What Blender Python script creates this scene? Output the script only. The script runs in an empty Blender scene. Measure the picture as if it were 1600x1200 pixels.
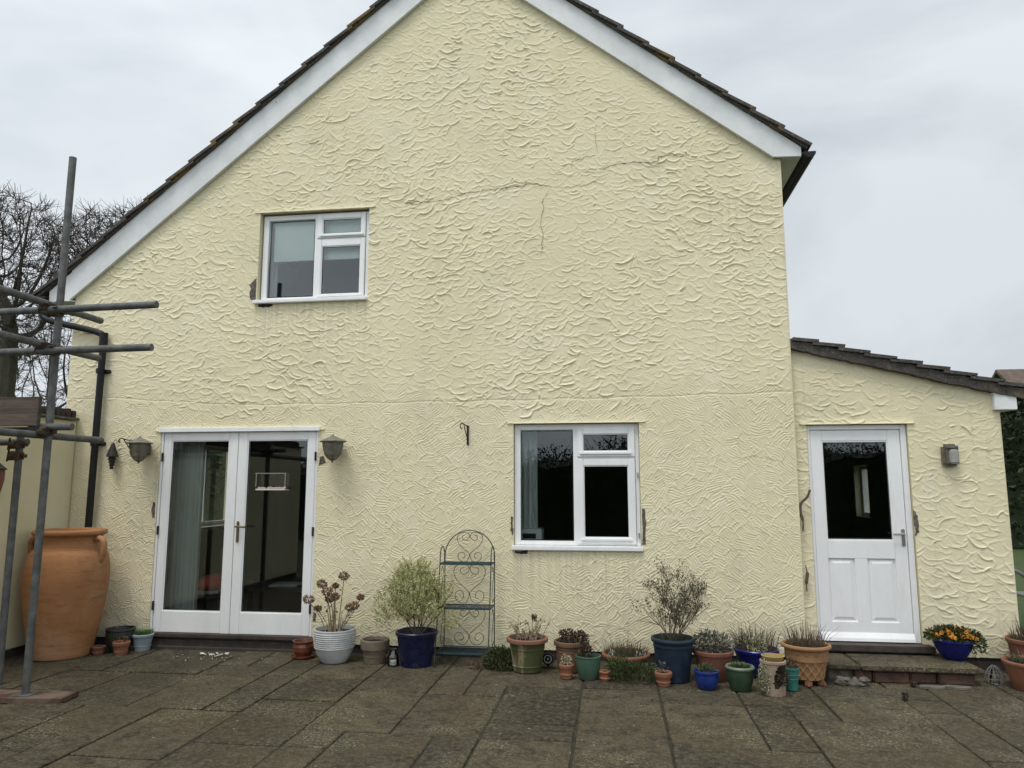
import bpy, bmesh, math, random
import numpy as np
from mathutils import Vector, Matrix, Euler
PI = math.pi
R = math.radians
sc = bpy.context.scene
col = sc.collection

# ------------------------------------------------------------------ camera
cam_d = bpy.data.cameras.new("camera"); cam = bpy.data.objects.new("camera", cam_d); col.objects.link(cam)
sc.camera = cam
YAW, PITCH, ROLL, FPX = 0.13715, 0.13865, -0.00041, 1151.9
cam.location = (0, -7.439, 1.658)
_d = Vector((-math.sin(YAW)*math.cos(PITCH), math.cos(YAW)*math.cos(PITCH), math.sin(PITCH)))
_r = Vector((math.cos(YAW), math.sin(YAW), 0)); _u = _r.cross(_d)
_r2 = math.cos(ROLL)*_r+math.sin(ROLL)*_u; _u2 = -math.sin(ROLL)*_r+math.cos(ROLL)*_u
cam.rotation_euler = Matrix((_r2, _u2, -_d)).transposed().to_euler()
cam_d.sensor_fit = 'HORIZONTAL'; cam_d.sensor_width = 36; cam_d.lens = FPX/1600*36
cam_d.clip_start = 0.05; cam_d.clip_end = 600
sc.render.resolution_x = 1024; sc.render.resolution_y = 768

# ------------------------------------------------------------------ sky: overcast, brighter behind the camera
SUN_EL, SUN_AZ = R(66), R(205)           # azimuth clockwise from +y (north)
w = bpy.data.worlds.new("World"); sc.world = w; w.use_nodes = True
nt = w.node_tree; N = nt.nodes; L = nt.links; N.clear()
out = N.new('ShaderNodeOutputWorld'); bg = N.new('ShaderNodeBackground'); L.new(bg.outputs[0], out.inputs[0])
sky = N.new('ShaderNodeTexSky'); sky.sky_type = 'NISHITA'; sky.sun_disc = False
sky.sun_elevation = SUN_EL; sky.sun_rotation = SUN_AZ
tc = N.new('ShaderNodeTexCoord')
mp = N.new('ShaderNodeMapping'); mp.inputs['Scale'].default_value = (1.0, 1.0, 2.2); L.new(tc.outputs['Generated'], mp.inputs[0])
n1 = N.new('ShaderNodeTexNoise'); n1.inputs['Scale'].default_value = 1.7; n1.inputs['Detail'].default_value = 6; n1.inputs['Roughness'].default_value = .5
n1.inputs['Distortion'].default_value = .5
L.new(mp.outputs[0], n1.inputs[0])
cr = N.new('ShaderNodeValToRGB'); L.new(n1.outputs[0], cr.inputs[0])
cr.color_ramp.elements[0].position = .38; cr.color_ramp.elements[0].color = (4.75, 5.2, 5.6, 1)
cr.color_ramp.elements[1].position = .62; cr.color_ramp.elements[1].color = (7.0, 7.4, 7.7, 1)
dt = N.new('ShaderNodeVectorMath'); dt.operation = 'DOT_PRODUCT'
L.new(tc.outputs['Generated'], dt.inputs[0]); dt.inputs[1].default_value = (-.25, -.72, .65)
mr = N.new('ShaderNodeMapRange'); L.new(dt.outputs['Value'], mr.inputs[0])
mr.inputs[1].default_value = -.55; mr.inputs[2].default_value = 1.0; mr.inputs[3].default_value = .84; mr.inputs[4].default_value = 1.5
ml = N.new('ShaderNodeVectorMath'); ml.operation = 'SCALE'; L.new(cr.outputs[0], ml.inputs[0]); L.new(mr.outputs[0], ml.inputs['Scale'])
mx = N.new('ShaderNodeMixRGB'); mx.inputs[0].default_value = .06; L.new(ml.outputs[0], mx.inputs[1]); L.new(sky.outputs[0], mx.inputs[2])
L.new(mx.outputs[0], bg.inputs[0]); bg.inputs[1].default_value = .108

sd = bpy.data.lights.new("sun", 'SUN'); so = bpy.data.objects.new("sun", sd); col.objects.link(so)
sd.energy = 1.5; sd.angle = R(20); sd.color = (1.0, .97, .92)
sdir = Vector((math.sin(SUN_AZ)*math.cos(SUN_EL), math.cos(SUN_AZ)*math.cos(SUN_EL), math.sin(SUN_EL)))
so.rotation_euler = sdir.to_track_quat('Z', 'Y').to_euler(); so.location = (0, -5, 20)
sc.view_settings.view_transform = 'Standard'; sc.view_settings.look = 'None'
sc.view_settings.exposure = 0.24; sc.view_settings.gamma = 1.0
sc.render.engine = 'CYCLES'
sc.cycles.max_bounces = 8; sc.cycles.transparent_max_bounces = 16

# ------------------------------------------------------------------ materials
def hexlin(c): return c
class NT:
    def __init__(s, name):
        s.m = bpy.data.materials.new(name); s.m.use_nodes = True
        s.t = s.m.node_tree; s.N = s.t.nodes; s.L = s.t.links
        s.b = s.N['Principled BSDF']; s.tc = s.N.new('ShaderNodeTexCoord')
    def noise(s, scale, detail=4, rough=.55, dist=0, coord='Object', stretch=None):
        n = s.N.new('ShaderNodeTexNoise'); n.inputs['Scale'].default_value = scale
        n.inputs['Detail'].default_value = detail; n.inputs['Roughness'].default_value = rough; n.inputs['Distortion'].default_value = dist
        src = s.tc.outputs[coord]
        if stretch:
            mp = s.N.new('ShaderNodeMapping'); mp.inputs['Scale'].default_value = stretch; s.L.new(src, mp.inputs[0]); src = mp.outputs[0]
        s.L.new(src, n.inputs[0]); return n.outputs[0]
    def voro(s, scale, feature='F1'):
        n = s.N.new('ShaderNodeTexVoronoi'); n.inputs['Scale'].default_value = scale; n.feature = feature
        s.L.new(s.tc.outputs['Object'], n.inputs[0]); return n.outputs['Distance']
    def ramp(s, v, stops):
        r = s.N.new('ShaderNodeValToRGB'); s.L.new(v, r.inputs[0]); e = r.color_ramp.elements
        while len(e) < len(stops): e.new(.5)
        for i, (p, c) in enumerate(stops):
            e[i].position = p; e[i].color = (c, c, c, 1) if isinstance(c, (int, float)) else (*c, 1)
        return r.outputs[0]
    def mix(s, f, a, b, mode='MIX'):
        m = s.N.new('ShaderNodeMixRGB'); m.blend_type = mode
        for i, v in zip((0, 1, 2), (f, a, b)):
            if isinstance(v, (int, float)): m.inputs[i].default_value = v if i == 0 else (v, v, v, 1)
            elif isinstance(v, tuple): m.inputs[i].default_value = (*v, 1)
            else: s.L.new(v, m.inputs[i])
        return m.outputs[0]
    def math(s, op, a, b=0.0):
        m = s.N.new('ShaderNodeMath'); m.operation = op
        for i, v in enumerate((a, b)):
            if isinstance(v, (int, float)): m.inputs[i].default_value = v
            else: s.L.new(v, m.inputs[i])
        return m.outputs[0]
    def sep(s, ch='Z'):
        n = s.N.new('ShaderNodeSeparateXYZ'); s.L.new(s.tc.outputs['Object'], n.inputs[0]); return n.outputs[ch]
    def color(s, v):
        if isinstance(v, tuple): s.b.inputs['Base Color'].default_value = (*v, 1)
        else: s.L.new(v, s.b.inputs['Base Color'])
    def bump(s, v, strength=.3, dist=.01):
        b = s.N.new('ShaderNodeBump'); b.inputs['Strength'].default_value = strength; b.inputs['Distance'].default_value = dist
        s.L.new(v, b.inputs['Height']); s.L.new(b.outputs[0], s.b.inputs['Normal'])
    def rough(s, v):
        if isinstance(v, (int, float)): s.b.inputs['Roughness'].default_value = v
        else: s.L.new(v, s.b.inputs['Roughness'])

def simple(name, c1, c2=None, rough=.7, scale=8, bump=.15, bd=.004, metal=0, spec=.5, lo=.35, hi=.68, detail=5):
    """two tones mottled by noise + fine bump"""
    t = NT(name)
    n = t.noise(scale, detail)
    t.color(t.ramp(n, [(lo, c1), (hi, c2 or c1)]))
    t.rough(rough); t.b.inputs['Metallic'].default_value = metal; t.b.inputs['Specular IOR Level'].default_value = spec
    if bump: t.bump(t.noise(scale*6, 6), bump, bd)
    return t.m

def mk_stucco():
    t = NT('cream_stucco')
    big = t.noise(.7, 5, .6); mid = t.noise(3.2, 6, .65); fine = t.noise(40, 5, .7)
    c = t.ramp(big, [(.3, (.74, .66, .44)), (.55, (.78, .705, .485)), (.75, (.77, .71, .51))])
    c = t.mix(t.ramp(mid, [(.5, 0), (.8, .4)]), c, (.56, .53, .38))
    c = t.mix(t.ramp(fine, [(.5, 0), (.8, .25)]), c, (.55, .50, .33))
    # greenish weather staining low down and in streaks
    st = t.noise(1.3, 6, .6, stretch=(2.2, 1, .5))
    c = t.mix(t.ramp(st, [(.56, 0), (.76, .22)]), c, (.50, .49, .37))
    gr = t.ramp(t.noise(1.1, 5, .6), [(.57, 0), (.70, .28)]); c = t.mix(gr, c, (.54, .56, .41))
    sv = t.ramp(t.noise(5, 5, .7, stretch=(3.2, 1, .22)), [(.56, 0), (.72, .30)]); c = t.mix(sv, c, (.50, .46, .33))
    pt = t.ramp(t.noise(1.9, 3, .4, 1.5), [(.60, 0), (.63, .30)]); c = t.mix(pt, c, (.80, .75, .57))
    xx = t.sep('X'); zz = t.sep('Z'); stk = t.ramp(t.noise(9, 5, .7, stretch=(3.0, 1, .10)), [(.46, 0), (.66, .55)])
    for (a_, b_, z_) in ((-1.02, .26, 1.03), (-3.88, -2.6, 3.64), (-4.95, -4.80, 1.9), (1.0, 1.72, 4.6)):
        mk = t.math('MULTIPLY', t.math('MULTIPLY', t.math('GREATER_THAN', xx, a_), t.math('LESS_THAN', xx, b_)), t.math('MULTIPLY', t.math('LESS_THAN', zz, z_), t.ramp(t.math('ADD', t.math('MULTIPLY', zz, 1.0), 1.0-z_), [(.1, 0), (.98, 1)])))
        c = t.mix(t.math('MULTIPLY', mk, stk), c, (.44, .42, .31))
    sp = t.math('MULTIPLY', t.ramp(zz, [(.12, 1.0), (.48, 0.0)]), t.ramp(t.noise(7, 6, .7), [(.38, 0), (.66, .75)]))
    c = t.mix(sp, c, (.36, .35, .25))
    t.color(c); t.rough(.85); t.b.inputs['Specular IOR Level'].default_value = .25
    f = t.noise(70, 6, .65, stretch=(1, 1, 2.6)); f2 = t.noise(26, 4, .6, 1.2)
    t.bump(t.mix(.5, f, f2), .5, .006)
    return t.m

def mk_slab():
    t = NT('weathered_paving_stone')
    g = t.N.new('ShaderNodeNewGeometry')
    big = t.noise(1.1, 6, .65); mid = t.noise(6, 8, .72); fine = t.noise(60, 8, .75)
    base = t.ramp(g.outputs['Random Per Island'], [(0, (.034, .029, .021)), (.3, (.066, .056, .038)), (.65, (.115, .094, .058)), (1, (.052, .048, .040))])
    c = t.mix(t.ramp(mid, [(.40, .85), (.58, 0)]), base, (.026, .021, .015))
    c = t.mix(t.ramp(big, [(.47, 0), (.60, .6)]), c, (.080, .064, .032))
    c = t.mix(t.ramp(t.noise(22, 8, .8), [(.46, 0), (.60, .8)]), c, (.140, .118, .078))
    c = t.mix(t.ramp(fine, [(.46, 0), (.60, .6)]), c, (.022, .020, .016))
    v = t.noise(55, 5, .7)
    patch = t.ramp(t.noise(1.3, 6, .7), [(.49, 0), (.62, 1)])
    sp = t.math('MULTIPLY', t.ramp(v, [(.555, 0), (.60, .8)]), patch)
    c = t.mix(sp, c, (.33, .31, .25))
    sp2 = t.math('MULTIPLY', t.ramp(t.noise(26, 6, .75), [(.52, 0), (.62, .5)]), t.ramp(t.noise(1.3, 4), [(.48, 0), (.60, 1)]))
    c = t.mix(sp2, c, (.145, .13, .035))
    v3 = t.ramp(t.voro(5.0), [(.035, 1), (.05, 0)])
    c = t.mix(t.math('MULTIPLY', v3, .7), c, (.34, .32, .27))
    t.color(c)
    t.rough(t.ramp(mid, [(.3, .7), (.7, .95)])); t.b.inputs['Specular IOR Level'].default_value = .18
    t.bump(t.mix(.5, t.noise(14, 8, .75), t.noise(60, 6, .75)), .9, .02)
    return t.m

def mk_tile():
    t = NT('lichened_roof_tile')
    mid = t.noise(7, 7, .7); fine = t.noise(40, 6, .7)
    c = t.ramp(mid, [(.3, (.034, .031, .029)), (.55, (.075, .066, .058)), (.75, (.11, .10, .088))])
    c = t.mix(t.ramp(fine, [(.55, 0), (.66, .7)]), c, (.21, .20, .17))
    c = t.mix(t.math('MULTIPLY', t.ramp(t.noise(3, 4), [(.58, 0), (.66, 1)]), t.ramp(fine, [(.4, .2), (.6, .8)])), c, (.20, .13, .03))
    t.color(c); t.rough(.92); t.bump(t.mix(.5, mid, fine), .9, .02); return t.m

def mk_paint():
    t = NT('white_paint')
    n = t.noise(5, 6, .7, stretch=(1, 1, .4))
    c = t.ramp(n, [(.35, (.79, .795, .79)), (.7, (.86, .865, .86))])
    c = t.mix(t.ramp(t.noise(30, 5, .8), [(.60, 0), (.76, .35)]), c, (.45, .44, .39))
    c = t.mix(t.ramp(t.noise(3, 5, .7, stretch=(3, 1, .4)), [(.55, 0), (.75, .25)]), c, (.52, .51, .45))
    t.color(c); t.rough(.38); t.bump(t.noise(60, 3), .04, .002); return t.m

def mk_bargepaint():
    t = NT('weathered_white_board')
    n = t.noise(2.2, 7, .7)
    c = t.ramp(n, [(.3, (.60, .61, .605)), (.65, (.79, .80, .80))])
    c = t.mix(t.ramp(t.noise(14, 6, .8), [(.58, 0), (.75, .4)]), c, (.42, .42, .38))
    c = t.mix(t.ramp(t.voro(2.6), [(.018, 1), (.03, 0)]), c, (.08, .08, .08))
    t.color(c); t.rough(.5); return t.m

def mk_glass(name='window_glass', tint=(.88, .91, .90), k=1.35):
    t = NT(name); t.N.remove(t.b)
    o = t.N['Material Output']; tr = t.N.new('ShaderNodeBsdfTransparent'); tr.inputs[0].default_value = (*tint, 1)
    gl = t.N.new('ShaderNodeBsdfGlossy'); gl.inputs['Roughness'].default_value = .0; gl.inputs[0].default_value = (.9, .93, .95, 1)
    fr = t.N.new('ShaderNodeFresnel'); fr.inputs[0].default_value = 1.52
    m = t.math('MULTIPLY', fr.outputs[0], k)
    mx = t.N.new('ShaderNodeMixShader'); t.L.new(m, mx.inputs[0]); t.L.new(tr.outputs[0], mx.inputs[1]); t.L.new(gl.outputs[0], mx.inputs[2])
    t.L.new(mx.outputs[0], o.inputs[0]); return t.m

def mk_terracotta(name, c1, c2, stain, stain_amt=.4, scale=9, moss=None):
    t = NT(name)
    c = t.ramp(t.noise(scale, 6, .65), [(.3, c1), (.7, c2)])
    c = t.mix(t.ramp(t.noise(scale*.55, 6, .7), [(.5, 0), (.7, stain_amt)]), c, stain)
    if moss: c = t.mix(t.ramp(t.noise(6, 5, .6, stretch=(1, 1, .35)), [(.40, 0), (.50, .9)]), c, moss)
    c = t.mix(t.ramp(t.noise(70, 4, .7), [(.55, 0), (.75, .3)]), c, (c1[0]*.5, c1[1]*.5, c1[2]*.5))
    t.color(c); t.rough(.82); t.bump(t.noise(60, 6, .7), .3, .004); return t.m

def mk_glaze(name, c1, c2, rough=.22):
    t = NT(name)
    c = t.ramp(t.noise(6, 6, .65), [(.3, c1), (.7, c2)])
    c = t.mix(t.ramp(t.noise(20, 6, .75), [(.58, 0), (.74, .3)]), c, (.20, .20, .17))
    t.color(c); t.rough(t.ramp(t.noise(12, 5), [(.3, rough), (.8, rough+.3)])); t.bump(t.noise(25, 5), .1, .003); return t.m

def mk_leaf(name, cols, scale=28, rough=.6):
    t = NT(name)
    g = t.N.new('ShaderNodeNewGeometry')
    n = len(cols); c = t.ramp(g.outputs['Random Per Island'], [(i/(n-1) if n > 1 else 0, cc) for i, cc in enumerate(cols)])
    t.color(t.mix(t.ramp(t.noise(scale, 3), [(.35, .35), (.65, 0)]), c, tuple(x*.55 for x in cols[0])))
    t.rough(rough); t.b.inputs['Specular IOR Level'].default_value = .3; return t.m

def mk_grass():
    t = NT('lawn_grass')
    c = t.ramp(t.noise(.8, 6, .7), [(.3, (.045, .075, .018)), (.7, (.085, .125, .03))])
    c = t.mix(t.ramp(t.noise(30, 6, .8), [(.4, .5), (.7, 0)]), c, (.03, .045, .012))
    t.color(c); t.rough(.95); t.bump(t.noise(40, 6, .8), .8, .05); return t.m

def mk_bark(name, c1, c2):
    t = NT(name)
    c = t.ramp(t.noise(5, 6, .7, stretch=(1, 1, .3)), [(.3, c1), (.7, c2)]); t.color(c); t.rough(.95)
    t.bump(t.noise(14, 6, .7, stretch=(1, 1, .25)), .6, .03); return t.m

def mk_brick():
    t = NT('dark_old_brick')
    b = t.N.new('ShaderNodeTexBrick'); mp = t.N.new('ShaderNodeMapping'); mp.inputs['Rotation'].default_value = (R(90), 0, 0)
    t.L.new(t.tc.outputs['Object'], mp.inputs[0]); t.L.new(mp.outputs[0], b.inputs[0])
    b.inputs['Scale'].default_value = 1; b.inputs['Brick Width'].default_value = .225; b.inputs['Row Height'].default_value = .075
    b.inputs['Mortar Size'].default_value = .006
    b.inputs['Color1'].default_value = (.085, .048, .036, 1); b.inputs['Color2'].default_value = (.055, .042, .036, 1); b.inputs['Mortar'].default_value = (.09, .085, .07, 1)
    c = t.mix(t.ramp(t.noise(9, 6, .7), [(.4, .8), (.7, .15)]), b.outputs[0], (.028, .026, .023))
    t.color(c); t.rough(.9); t.bump(t.noise(30, 6), .5, .01); return t.m

M = {}
M['stucco'] = mk_stucco(); M['slab'] = mk_slab(); M['tile'] = mk_tile(); M['paint'] = mk_paint(); M['barge'] = mk_bargepaint()
M['glass'] = mk_glass(); M['clear'] = mk_glass('clear_plastic', (.97, .985, .98), 1.0); M['grass'] = mk_grass(); M['brick'] = mk_brick()
M['redbrick'] = simple('red_step_brick', (.060, .036, .028), (.13, .068, .048), .95, 7, .8, .012)
M['joint'] = simple('joint_soil', (.018, .016, .010), (.040, .038, .018), .95, 12, .6, .01)
M['plaster'] = simple('smooth_cream_wall', (.60, .55, .35), (.70, .64, .43), .85, 1.6, .35, .01)
M['black'] = simple('black_plastic', (.008, .008, .009), (.014, .014, .015), .5, 6, .05, spec=.25)
M['bitumen'] = simple('dark_plinth', (.018, .017, .016), (.05, .042, .034), .9, 9, .5, .01)
M['darkwood'] = simple('dark_wood_sill', (.030, .022, .018), (.065, .048, .038), .7, 10, .4, .006)
M['crack'] = simple('crack_shadow', (.09, .08, .06), (.19, .17, .12), .95, 30, .2)
M['mortar'] = simple('bare_grey_mortar', (.085, .075, .062), (.19, .165, .135), .95, 22, .8, .012)
M['galv'] = simple('galvanised_steel', (0.0680, 0.0704, 0.0680), (0.1360, 0.1400, 0.1360), .62, 13, .35, .003, metal=.15)
M['rust'] = simple('rusty_coupler', (.035, .026, .020), (.11, .07, .045), .8, 30, .5, .005, metal=.3)
M['board'] = simple('scaffold_wood', (.075, .048, .036), (.15, .105, .085), .9, 7, .5, .006)
def mk_wood(name, c1, c2):
    t = NT(name); g_ = t.noise(9, 7, .7, 1.0, stretch=(.12, 1, 1.6))
    c = t.ramp(g_, [(.3, c1), (.7, c2)]); c = t.mix(t.ramp(t.noise(2.5, 5, .7), [(.5, 0), (.7, .5)]), c, (c1[0]*.6, c1[1]*.6, c1[2]*.6))
    t.color(c); t.rough(.9); t.bump(g_, .6, .008); return t.m
M['board'] = mk_wood('scaffold_wood_grain', (.042, .030, .023), (.15, .115, .09))
M['pad'] = simple('worn_red_board', (.060, .028, .018), (.15, .105, .075), .9, 6, .5, .006, lo=.42, hi=.6)
M['brass'] = simple('aged_brass', (.20, .15, .09), (.30, .24, .15), .35, 20, .05, metal=.8)
M['chrome'] = simple('dull_chrome', (.35, .35, .34), (.5, .5, .49), .3, 20, .05, metal=.9)
M['lamp'] = simple('weathered_lamp_metal', (.11, .095, .07), (.21, .185, .14), .7, 22, .4, .003, metal=.2)
M['lampcap'] = simple('pale_lamp_cap', (.13, .12, .10), (.24, .22, .18), .65, 22, .3, .003, metal=.2)
M['lampglass'] = simple('dusty_lamp_glass', (.14, .135, .105), (.22, .21, .17), .3, 14, .1)
M['lampglass'].node_tree.nodes['Principled BSDF'].inputs['Alpha'].default_value = .72
M['bulb'] = simple('opal_bulb', (.42, .42, .38), None, .4, 5, 0)
M['iron'] = simple('green_painted_iron', (.020, .032, .030), (.050, .068, .062), .5, 25, .2, .002, metal=.2)
M['shelfmetal'] = simple('blue_green_shelf', (.022, .045, .048), (.045, .075, .078), .55, 20, .2, .002)
M['darkiron'] = simple('dark_iron', (.018, .016, .015), (.045, .038, .034), .6, 25, .3, .002, metal=.4)
M['soil'] = simple('damp_soil', (.014, .010, .007), (.040, .026, .018), .95, 40, .9, .02)
M['terra'] = mk_terracotta('warm_terracotta', (0.1920, 0.0736, 0.0360), (0.2640, 0.1120, 0.0600), (0.2400, 0.1680, 0.1120), .3)
def jar_wear(m):
    N_ = m.node_tree; b = N_.nodes['Principled BSDF']; src = b.inputs['Base Color'].links[0].from_socket
    tc = N_.nodes.new('ShaderNodeTexCoord'); mp = N_.nodes.new('ShaderNodeMapping'); mp.inputs['Scale'].default_value = (1, 1, 5.5); N_.links.new(tc.outputs['Object'], mp.inputs[0])
    n = N_.nodes.new('ShaderNodeTexNoise'); n.inputs['Scale'].default_value = 4; n.inputs['Detail'].default_value = 8; n.inputs['Roughness'].default_value = .75; N_.links.new(mp.outputs[0], n.inputs[0])
    r = N_.nodes.new('ShaderNodeValToRGB'); r.color_ramp.elements[0].position = .50; r.color_ramp.elements[0].color = (0, 0, 0, 1); r.color_ramp.elements[1].position = .66; r.color_ramp.elements[1].color = (.6, .6, .6, 1); N_.links.new(n.outputs[0], r.inputs[0])
    x = N_.nodes.new('ShaderNodeMixRGB'); N_.links.new(r.outputs[0], x.inputs[0]); N_.links.new(src, x.inputs[1]); x.inputs[2].default_value = (.17, .075, .032, 1); N_.links.new(x.outputs[0], b.inputs['Base Color'])
    return m
M['jar'] = mk_terracotta('orange_terracotta_jar', (.30, .130, .048), (.40, .185, .072), (.46, .30, .19), .75, 2.0)
jar_wear(M['jar'])
M['terra_old'] = mk_terracotta('mossy_terracotta', (.22, .17, .10), (.40, .34, .22), (.12, .115, .045), .7, 6, (.042, .054, .010))
M['terra_rim'] = mk_terracotta('brown_terracotta_rim', (.19, .085, .05), (.26, .125, .08), (.12, .08, .05), .4)
M['terra_dark'] = mk_terracotta('dark_red_terracotta', (.14, .052, .032), (.24, .095, .058), (.10, .07, .045), .5)
M['terra_brown'] = mk_terracotta('brown_terracotta', (0.1200, 0.0656, 0.0360), (0.1920, 0.1080, 0.0600), (0.1120, 0.0880, 0.0400), .5)
M['terra_grey'] = mk_terracotta('grey_brown_clay', (0.1200, 0.0920, 0.0640), (0.1840, 0.1480, 0.1080), (0.0800, 0.0680, 0.0440), .5)
M['terra_buff'] = mk_terracotta('buff_terracotta', (0.2805, 0.1445, 0.0638), (0.3570, 0.1997, 0.0935), (0.1955, 0.1105, 0.0510), .4)
M['limewash'] = mk_terracotta('lime_streaked_clay', (.24, .17, .12), (.38, .31, .235), (.17, .075, .04), .8, 5)
M['clayyellow'] = mk_terracotta('yellow_clay', (.28, .19, .06), (.38, .27, .10), (.28, .17, .06), .4)
M['g_blue'] = mk_glaze('navy_glaze', (0.0035, 0.0060, 0.0275), (0.0070, 0.0110, 0.0475))
M['g_teal'] = mk_glaze('petrol_blue_plastic', (0.0055, 0.0165, 0.0341), (0.0094, 0.0248, 0.0468), .38)
M['g_bright'] = mk_glaze('bright_blue_glaze', (0.0065, 0.0195, 0.1300), (0.0143, 0.0423, 0.2145), .18)
M['g_cobalt'] = mk_glaze('cobalt_glaze', (0.0048, 0.0072, 0.1020), (0.0084, 0.0132, 0.1620), .2)
M['g_green'] = mk_glaze('sage_green_glaze', (0.0413, 0.0900, 0.0600), (0.0675, 0.1237, 0.0863), .3)
M['g_dgreen'] = mk_glaze('dark_green_glaze', (0.0210, 0.0465, 0.0240), (0.0375, 0.0713, 0.0375), .25)
M['g_grim'] = mk_glaze('pale_green_rim', (.10, .14, .09), (.17, .21, .14), .3)
M['g_turq'] = mk_glaze('turquoise_glaze', (0.0210, 0.1190, 0.1050), (0.0385, 0.1820, 0.1540), .3)
M['g_white'] = mk_glaze('grey_white_glaze', (.40, .41, .41), (.54, .55, .55), .35)
M['g_black'] = mk_glaze('black_glaze', (.014, .017, .014), (.035, .04, .034), .3)
M['g_ltblue'] = mk_glaze('pale_blue_paint', (0.1760, 0.2320, 0.2560), (0.2640, 0.3120, 0.3360), .5)
M['g_oxblood'] = mk_glaze('oxblood_glaze', (.10, .028, .016), (.19, .06, .032), .18)
M['stem'] = simple('brown_stem', (.065, .045, .03), (.15, .115, .075), .9, 20, .3)
M['twig'] = simple('grey_brown_twig', (.075, .058, .04), (.15, .12, .085), .9, 20, .2)
M['straw'] = simple('straw_stem', (.24, .19, .11), (.36, .29, .18), .9, 20, .2)
M['bark'] = mk_bark('tree_bark', (.030, .027, .019), (.075, .068, .045))
M['bark2'] = mk_bark('twig_bark', (.045, .035, .029), (.085, .068, .055))
M['l_varieg'] = mk_leaf('variegated_leaf', [(.24, .25, .08), (.58, .56, .28), (.40, .41, .16), (.66, .63, .42)])
M['l_hydr'] = mk_leaf('dried_hydrangea', [(.20, .115, .07), (.34, .21, .14), (.26, .15, .095), (.17, .09, .06)])
M['l_olive'] = mk_leaf('olive_leaf', [(.06, .055, .028), (.11, .10, .055), (.085, .075, .045)])
M['l_dark'] = mk_leaf('dark_green_leaf', [(.022, .035, .012), (.05, .068, .022), (.08, .09, .03), (.035, .05, .018)])
M['l_mid'] = mk_leaf('mid_green_leaf', [(.04, .065, .02), (.08, .11, .035), (.12, .14, .05)])
M['l_silver'] = mk_leaf('silver_leaf', [(.10, .12, .10), (.20, .22, .18), (.14, .15, .12), (.09, .05, .045)])
M['l_purple'] = mk_leaf('purple_brown_leaf', [(.05, .030, .022), (.085, .055, .035), (.06, .06, .028)])
M['l_brown'] = mk_leaf('withered_leaf', [(.06, .035, .022), (.11, .07, .04), (.16, .11, .07)])
M['l_white'] = mk_leaf('small_white_flower', [(.62, .62, .56), (.48, .48, .42)])
M['l_cream'] = mk_leaf('cream_flower', [(.42, .42, .28), (.34, .36, .20), (.52, .50, .38)])
M['l_orange'] = mk_leaf('orange_pansy', [(.62, .20, .015), (.70, .32, .02), (.66, .25, .03), (.60, .16, .01)])
M['l_grassy'] = mk_leaf('short_grass_blade', [(.05, .10, .02), (.09, .16, .035), (.07, .12, .03)])
M['l_hedge'] = mk_leaf('hedge_leaf', [(.010, .018, .007), (.022, .036, .012), (.035, .052, .018), (.016, .026, .009)], 3)
M['curtain'] = simple('grey_curtain', (.66, .69, .68), (.78, .80, .79), .9, 3, .2)
M['blind'] = simple('pale_green_blind', (.74, .86, .77), (.78, .89, .80), .9, 3, .1)
M['inner'] = simple('dimmed_interior_wall', (.026, .026, .023), (.036, .036, .032), .9, 2, .05)  # near-black: the dimness of the rooms is put into this colour
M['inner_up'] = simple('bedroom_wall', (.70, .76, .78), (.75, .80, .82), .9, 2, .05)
M['floorin'] = simple('interior_floor', (.06, .045, .03), (.09, .07, .05), .6, 4, .1)
M['cushion'] = simple('red_cushion', (.50, .07, .055), (.62, .10, .08), .9, 12, .3)
M['tablewood'] = simple('dark_table', (.045, .030, .022), (.08, .055, .04), .4, 6, .1)
M['paper'] = simple('papers', (.45, .46, .44), (.6, .6, .58), .8, 12, .1)
M['whiteplastic'] = simple('white_plastic', (.62, .62, .60), (.70, .70, .68), .5, 6, .05)
M['seed'] = simple('bird_seed', (.45, .30, .24), (.62, .45, .36), .9, 60, .5, .004)
M['greyroof'] = simple('neighbour_roof', (.09, .068, .052), (.15, .11, .085), .95, 3, .6, .05)
M['wallfar'] = simple('neighbour_wall', (.30, .27, .22), (.38, .34, .28), .9, 3, .2)
M['greybench'] = simple('grey_weathered_metal', (.12, .12, .12), (.22, .22, .21), .6, 15, .2)
M['flake'] = simple('white_paint_flake', (.68, .68, .65), (.78, .78, .75), .6, 20, .1)
M['stone'] = simple('grey_stone', (.09, .082, .068), (.17, .155, .125), .9, 14, .6, .01)

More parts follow.
